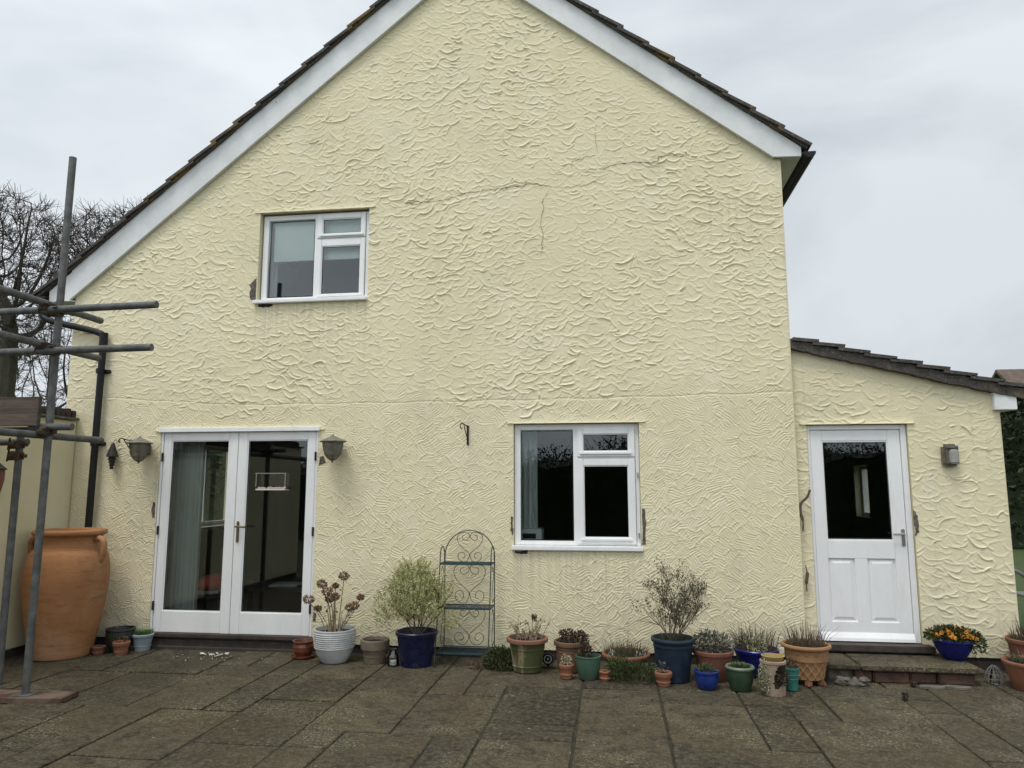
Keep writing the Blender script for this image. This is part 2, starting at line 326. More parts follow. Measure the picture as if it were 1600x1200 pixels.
# ------------------------------------------------------------------ mesh helpers
class MB:
    def __init__(s): s.v = []; s.f = []
    def add(s, vs, fs):
        o = len(s.v); s.v += [tuple(v) for v in vs]; s.f += [tuple(i+o for i in f) for f in fs]; return s
    def box(s, x0, x1, y0, y1, z0, z1, b=0):
        if b <= 0:
            vs = [(x, y, z) for z in (z0, z1) for y in (y0, y1) for x in (x0, x1)]
            return s.add(vs, [(0, 2, 3, 1), (4, 5, 7, 6), (0, 1, 5, 4), (2, 6, 7, 3), (0, 4, 6, 2), (1, 3, 7, 5)])
        bm = bmesh.new(); r = bmesh.ops.create_cube(bm, size=1)
        for v in bm.verts: v.co = Vector(((x0+x1)/2+v.co.x*(x1-x0), (y0+y1)/2+v.co.y*(y1-y0), (z0+z1)/2+v.co.z*(z1-z0)))
        bmesh.ops.bevel(bm, geom=bm.edges[:], offset=b, segments=2, affect='EDGES')
        bm.verts.index_update(); s.add([v.co[:] for v in bm.verts], [[v.index for v in f.verts] for f in bm.faces]); bm.free(); return s
    def prism(s, pts, y0, y1, axis='y'):
        """polygon pts (a,b) extruded along axis"""
        n = len(pts)
        def P(a, b, c): return (a, c, b) if axis == 'y' else ((c, a, b) if axis == 'x' else (a, b, c))
        vs = [P(a, b, y0) for a, b in pts]+[P(a, b, y1) for a, b in pts]
        return s.add(vs, [tuple(range(n)), tuple(range(2*n-1, n-1, -1))]+[(i, i+n, (i+1) % n+n, (i+1) % n) for i in range(n)])
    def tube(s, pts, rad, n=8, caps=True):
        pts = [Vector(p) for p in pts]; k = len(pts)
        rr = rad if isinstance(rad, (list, tuple)) else [rad]*k
        prev = None; vs = []; fs = []
        for i, p in enumerate(pts):
            t = (pts[min(i+1, k-1)]-pts[max(i-1, 0)])
            t = t.normalized() if t.length > 1e-9 else Vector((0, 0, 1))
            if prev is None:
                a = Vector((0, 0, 1)) if abs(t.z) < .9 else Vector((1, 0, 0)); x = a.cross(t).normalized()
            else:
                x = prev-t*prev.dot(t); x = x.normalized() if x.length > 1e-6 else Vector((1, 0, 0))
            prev = x; y = t.cross(x)
            for j in range(n):
                a = 2*PI*j/n; vs.append(p+(x*math.cos(a)+y*math.sin(a))*rr[i])
        for i in range(k-1):
            for j in range(n):
                a = i*n+j; b = i*n+(j+1) % n; fs.append((a, b, b+n, a+n))
        if caps: fs += [tuple(range(n-1, -1, -1)), tuple((k-1)*n+j for j in range(n))]
        return s.add(vs, fs)
    def lathe(s, prof, n=40, cx=0, cy=0, sy=1, fn=None):
        """prof: list of (r,z); fn(r,z,a)->r"""
        vs = []; fs = []
        for (r, z) in prof:
            for j in range(n):
                a = 2*PI*j/n; q = fn(r, z, a) if fn else r
                vs.append((cx+q*math.cos(a), cy+q*math.sin(a)*sy, z))
        for i in range(len(prof)-1):
            for j in range(n):
                a = i*n+j; b = i*n+(j+1) % n; fs.append((a, b, b+n, a+n))
        return s.add(vs, fs)
    def disc(s, r, z, n=24, cx=0, cy=0, rnd=None, jit=.0):
        vs = [(cx, cy, z+jit)]
        for k in (1, 2, 3):
            for j in range(n):
                a = 2*PI*j/n; q = r*k/3
                vs.append((cx+q*math.cos(a), cy+q*math.sin(a), z+(rnd.uniform(-jit, jit) if rnd and k < 3 else 0)))
        fs = [(0, 1+j, 1+(j+1) % n) for j in range(n)]
        for k in (0, 1):
            for j in range(n):
                a = 1+k*n+j; b = 1+k*n+(j+1) % n; fs.append((a, a+n, b+n, b))
        return s.add(vs, fs)
    def leaf(s, p, d, L_, W, rnd, fold=.25):
        p = Vector(p); d = Vector(d).normalized()
        a = Vector((rnd.uniform(-1, 1), rnd.uniform(-1, 1), rnd.uniform(-1, 1)))
        x = d.cross(a); x = x.normalized() if x.length > 1e-4 else Vector((1, 0, 0)); nn = d.cross(x)
        m = p+d*L_*.5
        return s.add([p, m+x*W*.5+nn*W*fold, p+d*L_, m-x*W*.5+nn*W*fold], [(0, 1, 2, 3)])
    def blade(s, p, d, L_, W, rnd, droop=.3):
        p = Vector(p); d = Vector(d).normalized(); a = rnd.uniform(0, 2*PI); x = Vector((math.cos(a), math.sin(a), 0))*W*.5
        q1 = p+d*L_*.55; q2 = p+d*L_; q2 = q2+Vector((d.x, d.y, -droop))*L_*.25
        return s.add([p-x, p+x, q1+x*.8, q1-x*.8, q2], [(0, 1, 2, 3), (3, 2, 4)])
    def sphere(s, c, r, n=10, sx=1, sy=1, sz=1, rnd=None, jit=0):
        vs = []; fs = []; m = max(4, n//2+1)
        for i in range(m+1):
            th = PI*i/m
            for j in range(n):
                a = 2*PI*j/n; q = r*(1+(rnd.uniform(-jit, jit) if rnd else 0))
                vs.append((c[0]+q*sx*math.sin(th)*math.cos(a), c[1]+q*sy*math.sin(th)*math.sin(a), c[2]+q*sz*math.cos(th)))
        for i in range(m):
            for j in range(n):
                a = i*n+j; b = i*n+(j+1) % n; fs.append((a, a+n, b+n, b))
        return s.add(vs, fs)
    def build(s, name, mat, parent=None, smooth=False, loc=None):
        me = bpy.data.meshes.new(name); me.from_pydata(s.v, [], s.f); me.materials.append(mat)
        bm = bmesh.new(); bm.from_mesh(me); bmesh.ops.recalc_face_normals(bm, faces=bm.faces[:]) if len(s.f) < 60000 else None
        if smooth:
            for f in bm.faces: f.smooth = True
            for e in bm.edges:
                if len(e.link_faces) == 2 and e.calc_face_angle(0) > R(24): e.smooth = False
        bm.to_mesh(me); bm.free()
        o = bpy.data.objects.new(name, me); col.objects.link(o)
        if parent: o.parent = parent
        if loc: o.location = loc
        return o
def thing(name, label, cat, loc=(0, 0, 0), group=None, rz=0):
    o = bpy.data.objects.new(name, None); col.objects.link(o); o.location = loc; o.rotation_euler.z = rz
    o.empty_display_size = .1; o['label'] = label; o['category'] = cat
    if group: o['group'] = group
    return o
def tag(o, label, cat, group=None):
    o['label'] = label; o['category'] = cat
    if group: o['group'] = group
    return o
def struct(o): o['kind'] = 'structure'; return o
def spline(pts, k=6):
    P = [Vector(p) for p in pts]; P = [2*P[0]-P[1]]+P+[2*P[-1]-P[-2]]; o = []
    for i in range(1, len(P)-2):
        for j in range(k):
            t = j/k; a, b, c, d = P[i-1:i+3]
            o.append(.5*((2*b)+(-a+c)*t+(2*a-5*b+4*c-d)*t*t+(-a+3*b-3*c+d)*t**3))
    o.append(P[-2]); return o

# ------------------------------------------------------------------ ground
g = MB(); g.add([(-200, -120, -.03), (200, -120, -.03), (200, 300, -.03), (-200, 300, -.03)], [(0, 1, 2, 3)])
struct(g.build('lawn_ground', M['grass']))
g = MB(); g.box(-9, 4.6, -11.2, 4.2, -.028, -.012); struct(g.build('patio_bed', M['joint']))
rnd = random.Random(5)
U, V_ = .313, .33
occ = {}
pre = [(0, 2, 3, 5), (0, 2, 5, 8), (0, 2, 1, 3), (2, 4, 3, 4), (2, 4, 4, 7), (-2, 0, 3, 6), (-2, 0, 6, 7), (-2, 0, 7, 9), (4, 6, 3, 4), (4, 5, 4, 7),
       (6, 8, 3, 5), (5, 8, 5, 8), (8, 9, 4, 7), (9, 11, 4, 7), (9, 11, 1, 4), (6, 9, 2, 3), (-4, -2, 4, 7), (-6, -4, 4, 6), (-6, -4, 6, 7),
       (-6, -5, 7, 8), (-5, -3, 7, 9), (-8, -6, 3, 5), (-8, -6, 5, 8), (-10, -8, 6, 9), (-12, -10, 6, 8), (-9, -8, 4, 6), (-11, -9, 3, 6),
       (-12, -11, 8, 9), (-14, -12, 6, 9), (-4, -3, 1, 4), (-3, 0, 1, 3), (-6, -4, 2, 4), (-8, -6, 1, 3), (-13, -11, 3, 6), (4, 6, 1, 3), (2, 4, 1, 3), (-12, -10, 8, 9)]
rects = []
def tryput(a, b, c, d):
    cells = [(i, j) for i in range(a, b) for j in range(c, d)]
    if any(q in occ for q in cells): return False
    for q in cells: occ[q] = 1
    rects.append((a, b, c, d)); return True
for q in pre: tryput(*q)
for j in range(-12, 33):
    for i in range(-26, 15):
        if (i, j) in occ: continue
        opts = [(2, 3), (3, 2), (2, 2), (2, 1), (1, 2), (2, 2), (3, 2)]; rnd.shuffle(opts)
        for (a, b) in opts+[(2, 1), (1, 2), (1, 1)]:
            if i+a <= 15 and j+b <= 33 and tryput(i, i+a, j, j+b): break
s = MB()
for (a, b, c, d) in rects:
    x0, x1 = -.30+U*a, -.30+U*b; y1, y0 = -V_*c, -V_*d
    if y0 > -.01 and x0 < 3.8: continue
    gp = .0035; bz = rnd.uniform(-.004, .004); tx, ty = rnd.uniform(-.004, .004), rnd.uniform(-.004, .004)
    j4 = [rnd.choice([0, .001, .002, .005]) for _ in range(4)]
    X0, X1, Y0, Y1 = x0+gp+j4[0], x1-gp-j4[1], y0+gp+j4[2], y1-gp-j4[3]
    def hz(x, y): return bz+tx*(x-x0)/.6+ty*(y-y0)/.6
    n = 6; rows = []
    ring_out = []; ring_top = []; bv = .006
    for (sx, sy, ex, ey) in ((X0, Y0, X1, Y0), (X1, Y0, X1, Y1), (X1, Y1, X0, Y1), (X0, Y1, X0, Y0)):
        for k in range(n):
            t = k/n; x = sx+(ex-sx)*t; y = sy+(ey-sy)*t
            e = rnd.uniform(0, .005) if k else .005
            cx, cy = (X0+X1)/2, (Y0+Y1)/2
            x += (e if x < cx else -e); y += (e if y < cy else -e)
            ring_out.append((x, y)); ring_top.append((x+(bv if x < cx else -bv), y+(bv if y < cy else -bv)))
    m = len(ring_out)
    vs = [(x, y, -.02) for x, y in ring_out]+[(x, y, hz(x, y)-.005) for x, y in ring_out]+[(x, y, hz(x, y)) for x, y in ring_top]
    fs = [(i, (i+1) % m, (i+1) % m+m, i+m) for i in range(m)]+[(i+m, (i+1) % m+m, (i+1) % m+2*m, i+2*m) for i in range(m)]+[tuple(range(2*m, 3*m))]
    s.add(vs, fs)
struct(s.build('patio_paving', M['slab']))

# ------------------------------------------------------------------ the house
house = thing('house', 'cream textured render gable house with white bargeboards and a lean-to extension', 'house', (-2, 2, 0))
house.location = (0, 0, 0)
APX, APZ = -1.538, 7.474
SR, SL = .782, .816
def board_bot(x): return APZ-SR*(x-APX) if x > APX else APZ+SL*(x-APX)
XL, XR = -6.06, 1.74
WIN = [(-4.885, -3.09, .10, 2.262), (-1.012, .249, 1.045, 2.30), (-3.86, -2.60, 3.655, 4.69)]

def stamp_height(x0, x1, z0, z1, res, style, seed, amp=1.0, dens=1.0):
    rs = np.random.RandomState(seed)
    nx, nz = int((x1-x0)/res)+2, int((z1-z0)/res)+2
    H = np.zeros((nz, nx), np.float32)
    area = (x1-x0)*(z1-z0); n = int(area*330*dens)
    for _ in range(n):
        cx, cz = rs.uniform(x0, x1), rs.uniform(z0, z1)
        st = style(cx, cz, rs)
        reg = .95+.32*math.sin(cx*1.9+1.1*math.sin(cz*1.3))*math.sin(cz*1.6+.7)
        if st == 0:      # fan stroke: curved ridge, open upwards
            Rr = rs.uniform(.038, .088)*(.85+.25*reg); t = rs.normal(0, .36)+.22*math.sin(cx*1.3+cz*.9); sx = rs.uniform(.95, 1.6); A = rs.gamma(4, .00092)*reg*amp; ex = Rr*1.9
            if rs.rand() < .12: t += PI
        else:
            Ls = rs.uniform(.08, .17); Ws = rs.uniform(.05, .11); A = rs.gamma(5, .0017)*reg*amp; ex = max(Ls, Ws)*1.1
            base = (.78 if math.sin(cx*3.4+1.3*math.sin(cz*3.1)+.5) > 0 else -.78)
            t = base+rs.normal(0, .24)
            if rs.rand() < .25: t = rs.normal(0, .35)
            if rs.rand() < .5: t += PI
        A = min(A, .0105)*(.45+.55*min(1, max(0, 1.25+1.1*math.sin(cx*4.3+2*math.sin(cz*2.2))*math.sin(cz*3.9+1.5*math.sin(cx*1.7)))))
        i0 = max(0, int((cx-ex-x0)/res)); i1 = min(nx, int((cx+ex-x0)/res)+1); j0 = max(0, int((cz-ex-z0)/res)); j1 = min(nz, int((cz+ex-z0)/res)+1)
        if i1-i0 < 3 or j1-j0 < 3: continue
        X = x0+np.arange(i0, i1)*res-cx; Z = z0+np.arange(j0, j1)*res-cz
        X, Z = np.meshgrid(X, Z)
        u = X*math.cos(t)+Z*math.sin(t); v = -X*math.sin(t)+Z*math.cos(t)
        wob = .0022*np.sin(X*55+cx*90)+.0022*np.sin(Z*60+cz*50)
        if st == 0:
            u = u/sx; v2 = v-Rr*.55
            r = np.sqrt(u*u+v2*v2)+wob; ph = np.abs(np.arctan2(u, -v2)+rs.normal(0, .25))
            mang = np.clip((1.15-ph)/.3, 0, 1)
            inside = np.clip((Rr+.007-r)/.005, 0, 1)*np.clip((r-Rr*.2)/(Rr*.3), 0, 1)
            new = A*(np.clip(r/Rr, 0, 1)**6)*.7-A*.28+.0011*np.sin(r*2*PI/.018+rs.uniform(0, 6))
            ridge = A*1.0*np.exp(-((r-Rr)/.0055)**2)
            m = mang*inside
            H[j0:j1, i0:i1] = H[j0:j1, i0:i1]*(1-m*.85)+(new+ridge)*m
        else:
            bend = (u/Ls)**2*Ws*rs.uniform(-.8, .8); v = v+bend+wob
            m = np.clip((Ls/2-np.abs(u))/.014, 0, 1)*np.clip((Ws/2+.004-np.abs(v))/.005, 0, 1)
            new = -A*.2+.0027*np.sin(v*2*PI/rs.uniform(.018, .026)+rs.uniform(0, 6))+A*.35*np.exp(-((v-Ws/2+.004)/.0055)**2)+A*.55*np.exp(-((u-Ls/2+.012)/.0055)**2)
            H[j0:j1, i0:i1] = H[j0:j1, i0:i1]*(1-m*.85)+new*m
    # low frequency undulation
    gx = np.arange(nx)*res+x0; gz = np.arange(nz)*res+z0
    GX, GZ = np.meshgrid(gx, gz)
    H += (.006*np.sin(GX*1.7+1)*np.sin(GZ*1.3)+.003*np.sin(GX*4.1+GZ*2.2)).astype(np.float32)
    return H
def sampler(H, x0, z0, res):
    nz, nx = H.shape
    def f(x, z):
        a = np.clip((np.asarray(x)-x0)/res, 0, nx-1.001); b = np.clip((np.asarray(z)-z0)/res, 0, nz-1.001)
        i = a.astype(int); j = b.astype(int); fa = a-i; fb = b-j
        return (H[j, i]*(1-fa)+H[j, i+1]*fa)*(1-fb)+(H[j+1, i]*(1-fa)+H[j+1, i+1]*fa)*fb
    return f
def wall_sheet(name, x0, x1, z0, z1, y0, step, samp, topfn, openings, mat, parent, extra_fn=None):
    bx = {x0, x1}; bz = {z0, z1}
    for (a, b, c, d) in openings: bx |= {a, b}; bz |= {c, d}
    def axis(lo, hi, br):
        br = sorted(q for q in br if lo <= q <= hi); o = []
        for a, b in zip(br[:-1], br[1:]):
            n = max(1, int(round((b-a)/step))); o += list(a+(b-a)*np.arange(n)/n)
        return np.array(o+[br[-1]])
    xs = axis(x0, x1, bx); zs = axis(z0, z1, bz); nx, nz = len(xs), len(zs)
    GX, GZ = np.meshgrid(xs, zs); Hh = samp(GX, GZ)
    if extra_fn is not None: Hh = Hh+extra_fn(GX, GZ)
    # fade relief to the corners so edges stay crisp
    e = np.clip(np.minimum(GX-x0, x1-GX)/.02, 0, 1); Hh = Hh*e+(-.004)*(1-e)
    Yy = y0-Hh
    co = np.stack([GX, Yy, GZ], -1).reshape(-1, 3).astype(np.float32)
    cxm = (xs[:-1]+xs[1:])/2; czm = (zs[:-1]+zs[1:])/2; CX, CZ = np.meshgrid(cxm, czm)
    keep = CZ < topfn(CX)
    for (a, b, c, d) in openings: keep &= ~((CX > a) & (CX < b) & (CZ > c) & (CZ < d))
    jj, ii = np.nonzero(keep); base = jj*nx+ii
    quads = np.stack([base, base+1, base+nx+1, base+nx], -1).astype(np.int32)
    me = bpy.data.meshes.new(name); me.vertices.add(len(co)); me.vertices.foreach_set('co', co.ravel())
    me.loops.add(quads.size); me.loops.foreach_set('vertex_index', quads.ravel())
    me.polygons.add(len(quads)); me.polygons.foreach_set('loop_start', np.arange(0, quads.size, 4, dtype=np.int32))
    me.polygons.foreach_set('loop_total', np.full(len(quads), 4, np.int32)); me.polygons.foreach_set('use_smooth', np.ones(len(quads), bool))
    me.update(calc_edges=True); me.validate()
    me.materials.append(mat)
    o = bpy.data.objects.new(name, me); col.objects.link(o); o.parent = parent; return o

def style_main(x, z, rs):
    lim = 2.56+.08*math.sin(x*2)
    return 0 if z > lim+rs.normal(0, .06) else 1
Hm = stamp_height(XL, XR, 0, 7.6, .0055, style_main, 3)
sm = sampler(Hm, XL, 0, .0055)
def joints(GX, GZ):
    """day joints and hairline seams trowelled into the render"""
    zl = 2.535+.04*np.clip((GX+2.4)/4.1, 0, 1)**2+.10*np.clip((-4.0-GX)/1.5, 0, 1)
    h = -.0045*np.exp(-((GZ-zl-.006*np.sin(GX*9))/.006)**2)
    h += -.003*np.exp(-((GX+.70+.01*np.sin(GZ*7))/.006)**2)*(GZ > 2.5)*(GZ < 4.8)
    h += -.0035*np.exp(-((GX+3.03)/.006)**2)*(GZ > 2.26)*(GZ < 2.6)
    h += -.0035*np.exp(-((GX-.28)/.006)**2)*(GZ > 2.29)*(GZ < 2.6)
    h += -.003*np.exp(-((GX+4.93)/.006)**2)*(GZ > 2.26)*(GZ < 2.75)
    # bell-cast lip over the openings
    for (a, b, c, d) in WIN:
        h += .010*np.exp(-np.clip(GZ-d, 0, 9)/.03)*(GX > a-.07)*(GX < b+.07)*(GZ >= d-.001)
    return h
wall_sheet('gable_wall', XL, XR, .085, 7.5, 0, .0064, sm, lambda x: np.minimum(APZ-SR*(x-APX), APZ+SL*(x-APX))+.12, WIN, M['stucco'], house, joints)
def wh(x, z): return float(sm(x, z)+joints(np.array(x), np.array(z)))

# masonry core behind the render, reveals come from its openings
def core(openings, x0, x1, top, z0, y0, y1, brk=()):
    m = MB(); xs = sorted(set([x0, x1]+[q for o in openings for q in o[:2]]+list(brk)))
    for a, b in zip(xs[:-1], xs[1:]):
        mid = (a+b)/2; hol = sorted([(o[2], o[3]) for o in openings if o[0] < mid < o[1]]); z = z0
        for (c, d) in hol: 
            if c > z: m.box(a, b, y0, y1, z, c)
            z = d
        m.prism([(a, z), (b, z), (b, top(b)), (a, top(a))], y0, y1)
    return m
core(WIN, XL+.006, XR-.006, lambda x: board_bot(x)+.10, .09, .012, .30, (APX,)).build('wall_core', M['plaster'], house)
m = MB(); m.box(XL, XR-.01, .015, .29, -.02, .088); m.build('plinth', M['bitumen'], house)
# other walls
m = MB(); a_, b_ = XL+.006, XL+.25
m.box(a_, b_, .30, 1.9, -.02, 3.72); m.box(a_, b_, 3.5, 5.0, -.02, 3.72); m.box(a_, b_, 1.9, 3.5, -.02, 1.10); m.box(a_, b_, 1.9, 3.5, 2.25, 3.72); m.build('side_wall', M['plaster'], house)
m = MB(); a_, b_ = XL+.10, XL+.16
m.box(a_, b_, 1.9, 1.96, 1.10, 2.25); m.box(a_, b_, 3.44, 3.5, 1.10, 2.25); m.box(a_, b_, 1.96, 3.44, 1.10, 1.16); m.box(a_, b_, 1.96, 3.44, 2.19, 2.25); m.box(a_, b_, 2.66, 2.72, 1.16, 2.19)
m.box(XL+.16, XL+.34, 1.85, 3.55, 1.06, 1.098); m.build('side_window_frame', M['paint'], house)
m = MB(); m.box(XR-.25, XR-.006, .30, 5.0, -.02, 5.0); m.build('side_wall', M['plaster'], house)
core([], XL+.25, XR-.25, lambda x: board_bot(x)+.05, -.02, 4.75, 5.0, (APX,)).build('rear_wall', M['plaster'], house)
m = MB(); m.box(XL+.25, XR-.25, .30, 4.75, -.01, .10); m.build('floor_slab', M['floorin'], house)
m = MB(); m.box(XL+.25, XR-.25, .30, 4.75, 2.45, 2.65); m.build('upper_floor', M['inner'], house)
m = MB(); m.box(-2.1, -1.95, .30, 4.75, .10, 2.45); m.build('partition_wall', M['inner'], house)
m = MB(); m.box(-4.7, -2.2, 2.9, 3.0, 2.65, 5.1); m.box(-2.2, -2.1, .30, 3.0, 2.65, 5.3); m.box(-4.8, -4.7, .30, 3.0, 2.65, 4.9); m.box(-4.7, -2.2, .30, 2.9, 5.15, 5.2)
m.build('bedroom_wall', M['inner_up'], house)

# dark sheets added over the cream walls, room dimness put into their colour
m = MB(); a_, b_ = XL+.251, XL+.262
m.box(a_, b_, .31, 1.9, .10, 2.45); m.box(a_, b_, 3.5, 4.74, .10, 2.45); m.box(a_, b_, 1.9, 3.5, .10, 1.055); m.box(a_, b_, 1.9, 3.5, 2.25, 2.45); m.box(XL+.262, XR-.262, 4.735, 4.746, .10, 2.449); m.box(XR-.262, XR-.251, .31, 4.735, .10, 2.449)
m.build('dimming_sheet', M['inner'], house)
m = MB(); m.box(-3.08, -1.02, .301, .306, .10, 2.449); m.build('front_dimming_sheet', M['inner'], house)
m = MB(); m.box(XL+.263, -4.89, .301, .306, .10, 2.449); m.build('front_dimming_sheet', M['inner'], house)
# drip lips over openings (dark underside line of the bell-cast)
for (a, b, c, d) in WIN:
    m = MB(); k = 0; pts = [(-.012, d-.004), (-.012, d+.001), (.0, d+.006), (.02, d+.006), (.02, d-.004)]
    m.prism(pts, a-.06, b+.06, 'x'); m.build('drip_edge', M['stucco'], house)

# ---- roof
def roof_side(sign):
    m = MB(); rr = random.Random(3+sign)
    ang = math.atan(SR if sign > 0 else SL)
    dx, dz = math.cos(ang)*sign, -math.sin(ang)
    nx_, nz_ = math.sin(ang)*sign, math.cos(ang)
    bh = .304 if sign > 0 else .340
    ox, oz = APX, APZ+bh
    xend = 1.997 if sign > 0 else -6.488
    Ltot = abs(xend-APX)/math.cos(ang); cs = .335; n = int(Ltot/cs)+1
    for k in range(n):
        s1 = Ltot-k*cs; s0 = max(0, s1-cs-.05)
        if s1 <= .02: break
        yy = -.115
        while yy < 5.1:
            w_ = .33; y2 = min(yy+w_-.004, 5.15); j = rr.uniform(-.006, .006); q = rr.uniform(-.008, .008)
            t0, t1, th = .004, .034+j, .03
            e = s1+q
            P = []
            for (s_, h0) in ((s0, t0), (e, t1)):
                P.append((ox+dx*s_+nx_*h0, oz+dz*s_+nz_*h0)); P.append((ox+dx*s_+nx_*(h0+th), oz+dz*s_+nz_*(h0+th)))
            m.prism([P[0], P[2], P[3], P[1]], yy, y2)
            yy += w_
    m.build('roof_tiles', M['tile'], house)
    # under-cloak and mortar edge, irregular
    m = MB(); N_ = 46
    top = []; bot = []
    for k in range(N_+1):
        s_ = .0+Ltot*k/N_*.995; h = .0+rr.uniform(-.006, .004); h2 = .020+rr.uniform(-.004, .012)
        bot.append((ox+dx*s_+nx_*h, oz+dz*s_+nz_*h)); top.append((ox+dx*s_+nx_*h2, oz+dz*s_+nz_*h2))
    for k in range(N_):
        m.prism([bot[k], bot[k+1], top[k+1], top[k]], -.085, 0)
    m.build('verge_mortar', M['tile'], house)
    # deck
    m = MB(); m.prism([(ox, oz-.012), (xend, oz-.012-abs(xend-ox)*math.tan(ang)), (xend, oz-.06-abs(xend-ox)*math.tan(ang)), (ox, oz-.06)], .001, 5.1)
    m.build('roof_deck', M['darkwood'], house)
roof_side(1); roof_side(-1)
m = MB(); m.tube([(APX, -.12, APZ+.33), (APX, 5.1, APZ+.33)], .11, 10); m.build('ridge_tile', M['tile'], house)
# bargeboards
bR = .302; bL = .340
xe = 1.931
m = MB(); m.prism([(APX, APZ), (1.657, board_bot(1.657)), (xe, board_bot(1.657)-.012), (xe, board_bot(xe)+bR-.002), (APX, APZ+bR-.002)], -.055, -.02)
m.build('bargeboard', M['barge'], house)
xl = -6.02
m = MB(); m.prism([(APX-.002, APZ), (APX-.002, APZ+bL-.002), (-6.08, board_bot(-6.08)+bL-.002), (-6.08, board_bot(-6.08))], -.055, -.02)
m.build('bargeboard', M['barge'], house)
m = MB(); m.prism([(-6.084, board_bot(-6.08)-.02), (-6.084, board_bot(-6.08)+bL-.02), (-6.345, board_bot(-6.345)+bL-.02), (-6.345, board_bot(-6.08)-.02)], -.050, -.015)
m.build('bargeboard_end', M['barge'], house)
# soffits between board and wall
for sgn, xa in ((1, 1.66), (-1, -6.07)):
    m = MB(); m.prism([(APX, APZ+.010), (xa, board_bot(xa)+.010), (xa, board_bot(xa)+.028), (APX, APZ+.028)], -.02, .01); m.build('soffit', M['barge'], house)
zb = board_bot(1.657)-.010
m = MB(); m.box(1.745, 1.931, -.019, 5.0, zb, zb+.018); m.box(1.911, 1.931, -.019, 5.0, zb+.018, zb+.19); m.build('eaves_soffit', M['barge'], house)
zb2 = board_bot(-6.08)-.018
m = MB(); m.box(-6.345, -6.065, -.014, 5.0, zb2, zb2+.018); m.box(-6.345, -6.325, -.014, 5.0, zb2+.018, zb2+.14); m.build('eaves_soffit', M['barge'], house)
def gutter(x, z, sgn, y0=-.10, y1=5.05):
    m = MB(); pr = []
    for k in range(11):
        a = PI*k/10; pr.append((x+.062*math.cos(a), z-.062*math.sin(a)))
    for k in range(10, -1, -1):
        a = PI*k/10; pr.append((x+.056*math.cos(a), z-.056*math.sin(a)))
    m.prism(pr, y0, y1)
    cap = [(x+.060*math.cos(PI*k/10), z-.060*math.sin(PI*k/10)) for k in range(11)]; m.prism(cap, y0-.004, y0+.01)
    return m
gR = gutter(2.0, board_bot(1.931)+bR-.075, 1); gR.build('gutter', M['black'], house)
zg = board_bot(-6.345)+bL-.09
gutter(-6.41, zg, -1).build('gutter', M['black'], house)
# moss tufts at gutter end
m = MB(); rr = random.Random(8)
for k in range(60):
    m.leaf((2.0+rr.uniform(-.05, .06), -.09+rr.uniform(0, .25), board_bot(1.931)+bR-.09+rr.uniform(-.03, .02)), (rr.uniform(-1, 1), rr.uniform(-1, 1), rr.uniform(-.2, 1)), rr.uniform(.015, .05), .006, rr)
m.build('gutter_moss', M['l_dark'], house)
# downpipe
dp = spline([(-6.41, -.07, zg-.05), (-6.40, -.07, zg-.16), (-6.32, -.07, zg-.27), (-5.72, -.07, 3.38), (-5.62, -.07, 3.31), (-5.61, -.07, 3.2)], 5)
m = MB(); m.tube(dp+[Vector((-5.625, -.07, .02))], .036, 14)
m.tube([(-5.61, -.07, 3.36), (-5.61, -.07, 3.16)], .044, 12); m.build('downpipe', M['black'], house, True)
for z in (2.93, 2.13, 1.15):
    m = MB(); m.tube([(-5.62, -.07, z-.025), (-5.62, -.07, z+.025)], .045, 12); m.box(-5.69, -5.54, -.03, -.004, z-.02, z+.02); m.tube([(-5.545, -.06, z), (-5.545, -.0, z)], .014, 8)
    m.build('pipe_clip', M['black'], house)

# ---- cracks and chips in the render
def crack(pts, wd, seed, yb=0, hf=wh, jit=.012):
    r = random.Random(seed); P = []
    for (a, b), (c, d) in zip(pts[:-1], pts[1:]):
        n = max(2, int(math.hypot(c-a, d-b)/.03))
        for k in range(n):
            t = k/n; jx = 1.0 if abs(d-b) > abs(c-a) else .4
            P.append((a+(c-a)*t+r.uniform(-jit, jit)*jx, b+(d-b)*t+r.uniform(-jit, jit)))
    P.append(pts[-1]); vs = []; fs = []
    for k, (x, z) in enumerate(P):
        w_ = wd*1.0*r.uniform(.25, 1)*min(1, (k+.3)/4, (len(P)-k)/4)
        a = P[min(k+1, len(P)-1)]; b = P[max(k-1, 0)]; tx, tz = a[0]-b[0], a[1]-b[1]; l = math.hypot(tx, tz) or 1
        nx_, nz_ = -tz/l*w_, tx/l*w_
        for sg in (1, -1):
            X, Z = x+nx_*sg, z+nz_*sg; vs.append((X, yb-hf(X, Z)-.0055, Z))
    for k in range(len(P)-1): fs.append((2*k, 2*k+1, 2*k+3, 2*k+2))
    m = MB(); m.add(vs, fs); m.build('wall_crack', M['crack'], house)
crack([(-2.31, 4.724), (-1.9, 4.715), (-1.72, 4.735), (-1.52, 4.79), (-1.30, 4.813), (-1.0, 4.825), (-.85, 4.85), (-.78, 4.85), (-.60, 4.808)], .0048, 1)
crack([(-.61, 4.80), (-.65, 4.74), (-.70, 4.66), (-.695, 4.54), (-.72, 4.42), (-.70, 4.3), (-.72, 4.05)], .0026, 2)
crack([(-.62, 4.80), (-.4, 4.79), (-.2, 4.82), (-.02, 4.88)], .002, 3)
crack([(-.388, 4.99), (-.37, 5.09), (-.25, 5.11), (-.13, 5.13)], .004, 4)
crack([(-.45, 4.85), (-.35, 4.95), (-.2, 4.97), (-.12, 5.0)], .002, 5)
crack([(-.12, 4.94), (.05, 5.01), (.162, 5.024), (.36, 5.025), (.44, 5.00), (.50, 5.02), (.52, 5.06), (.64, 5.10), (.72, 5.06), (.85, 5.07)], .0048, 6)
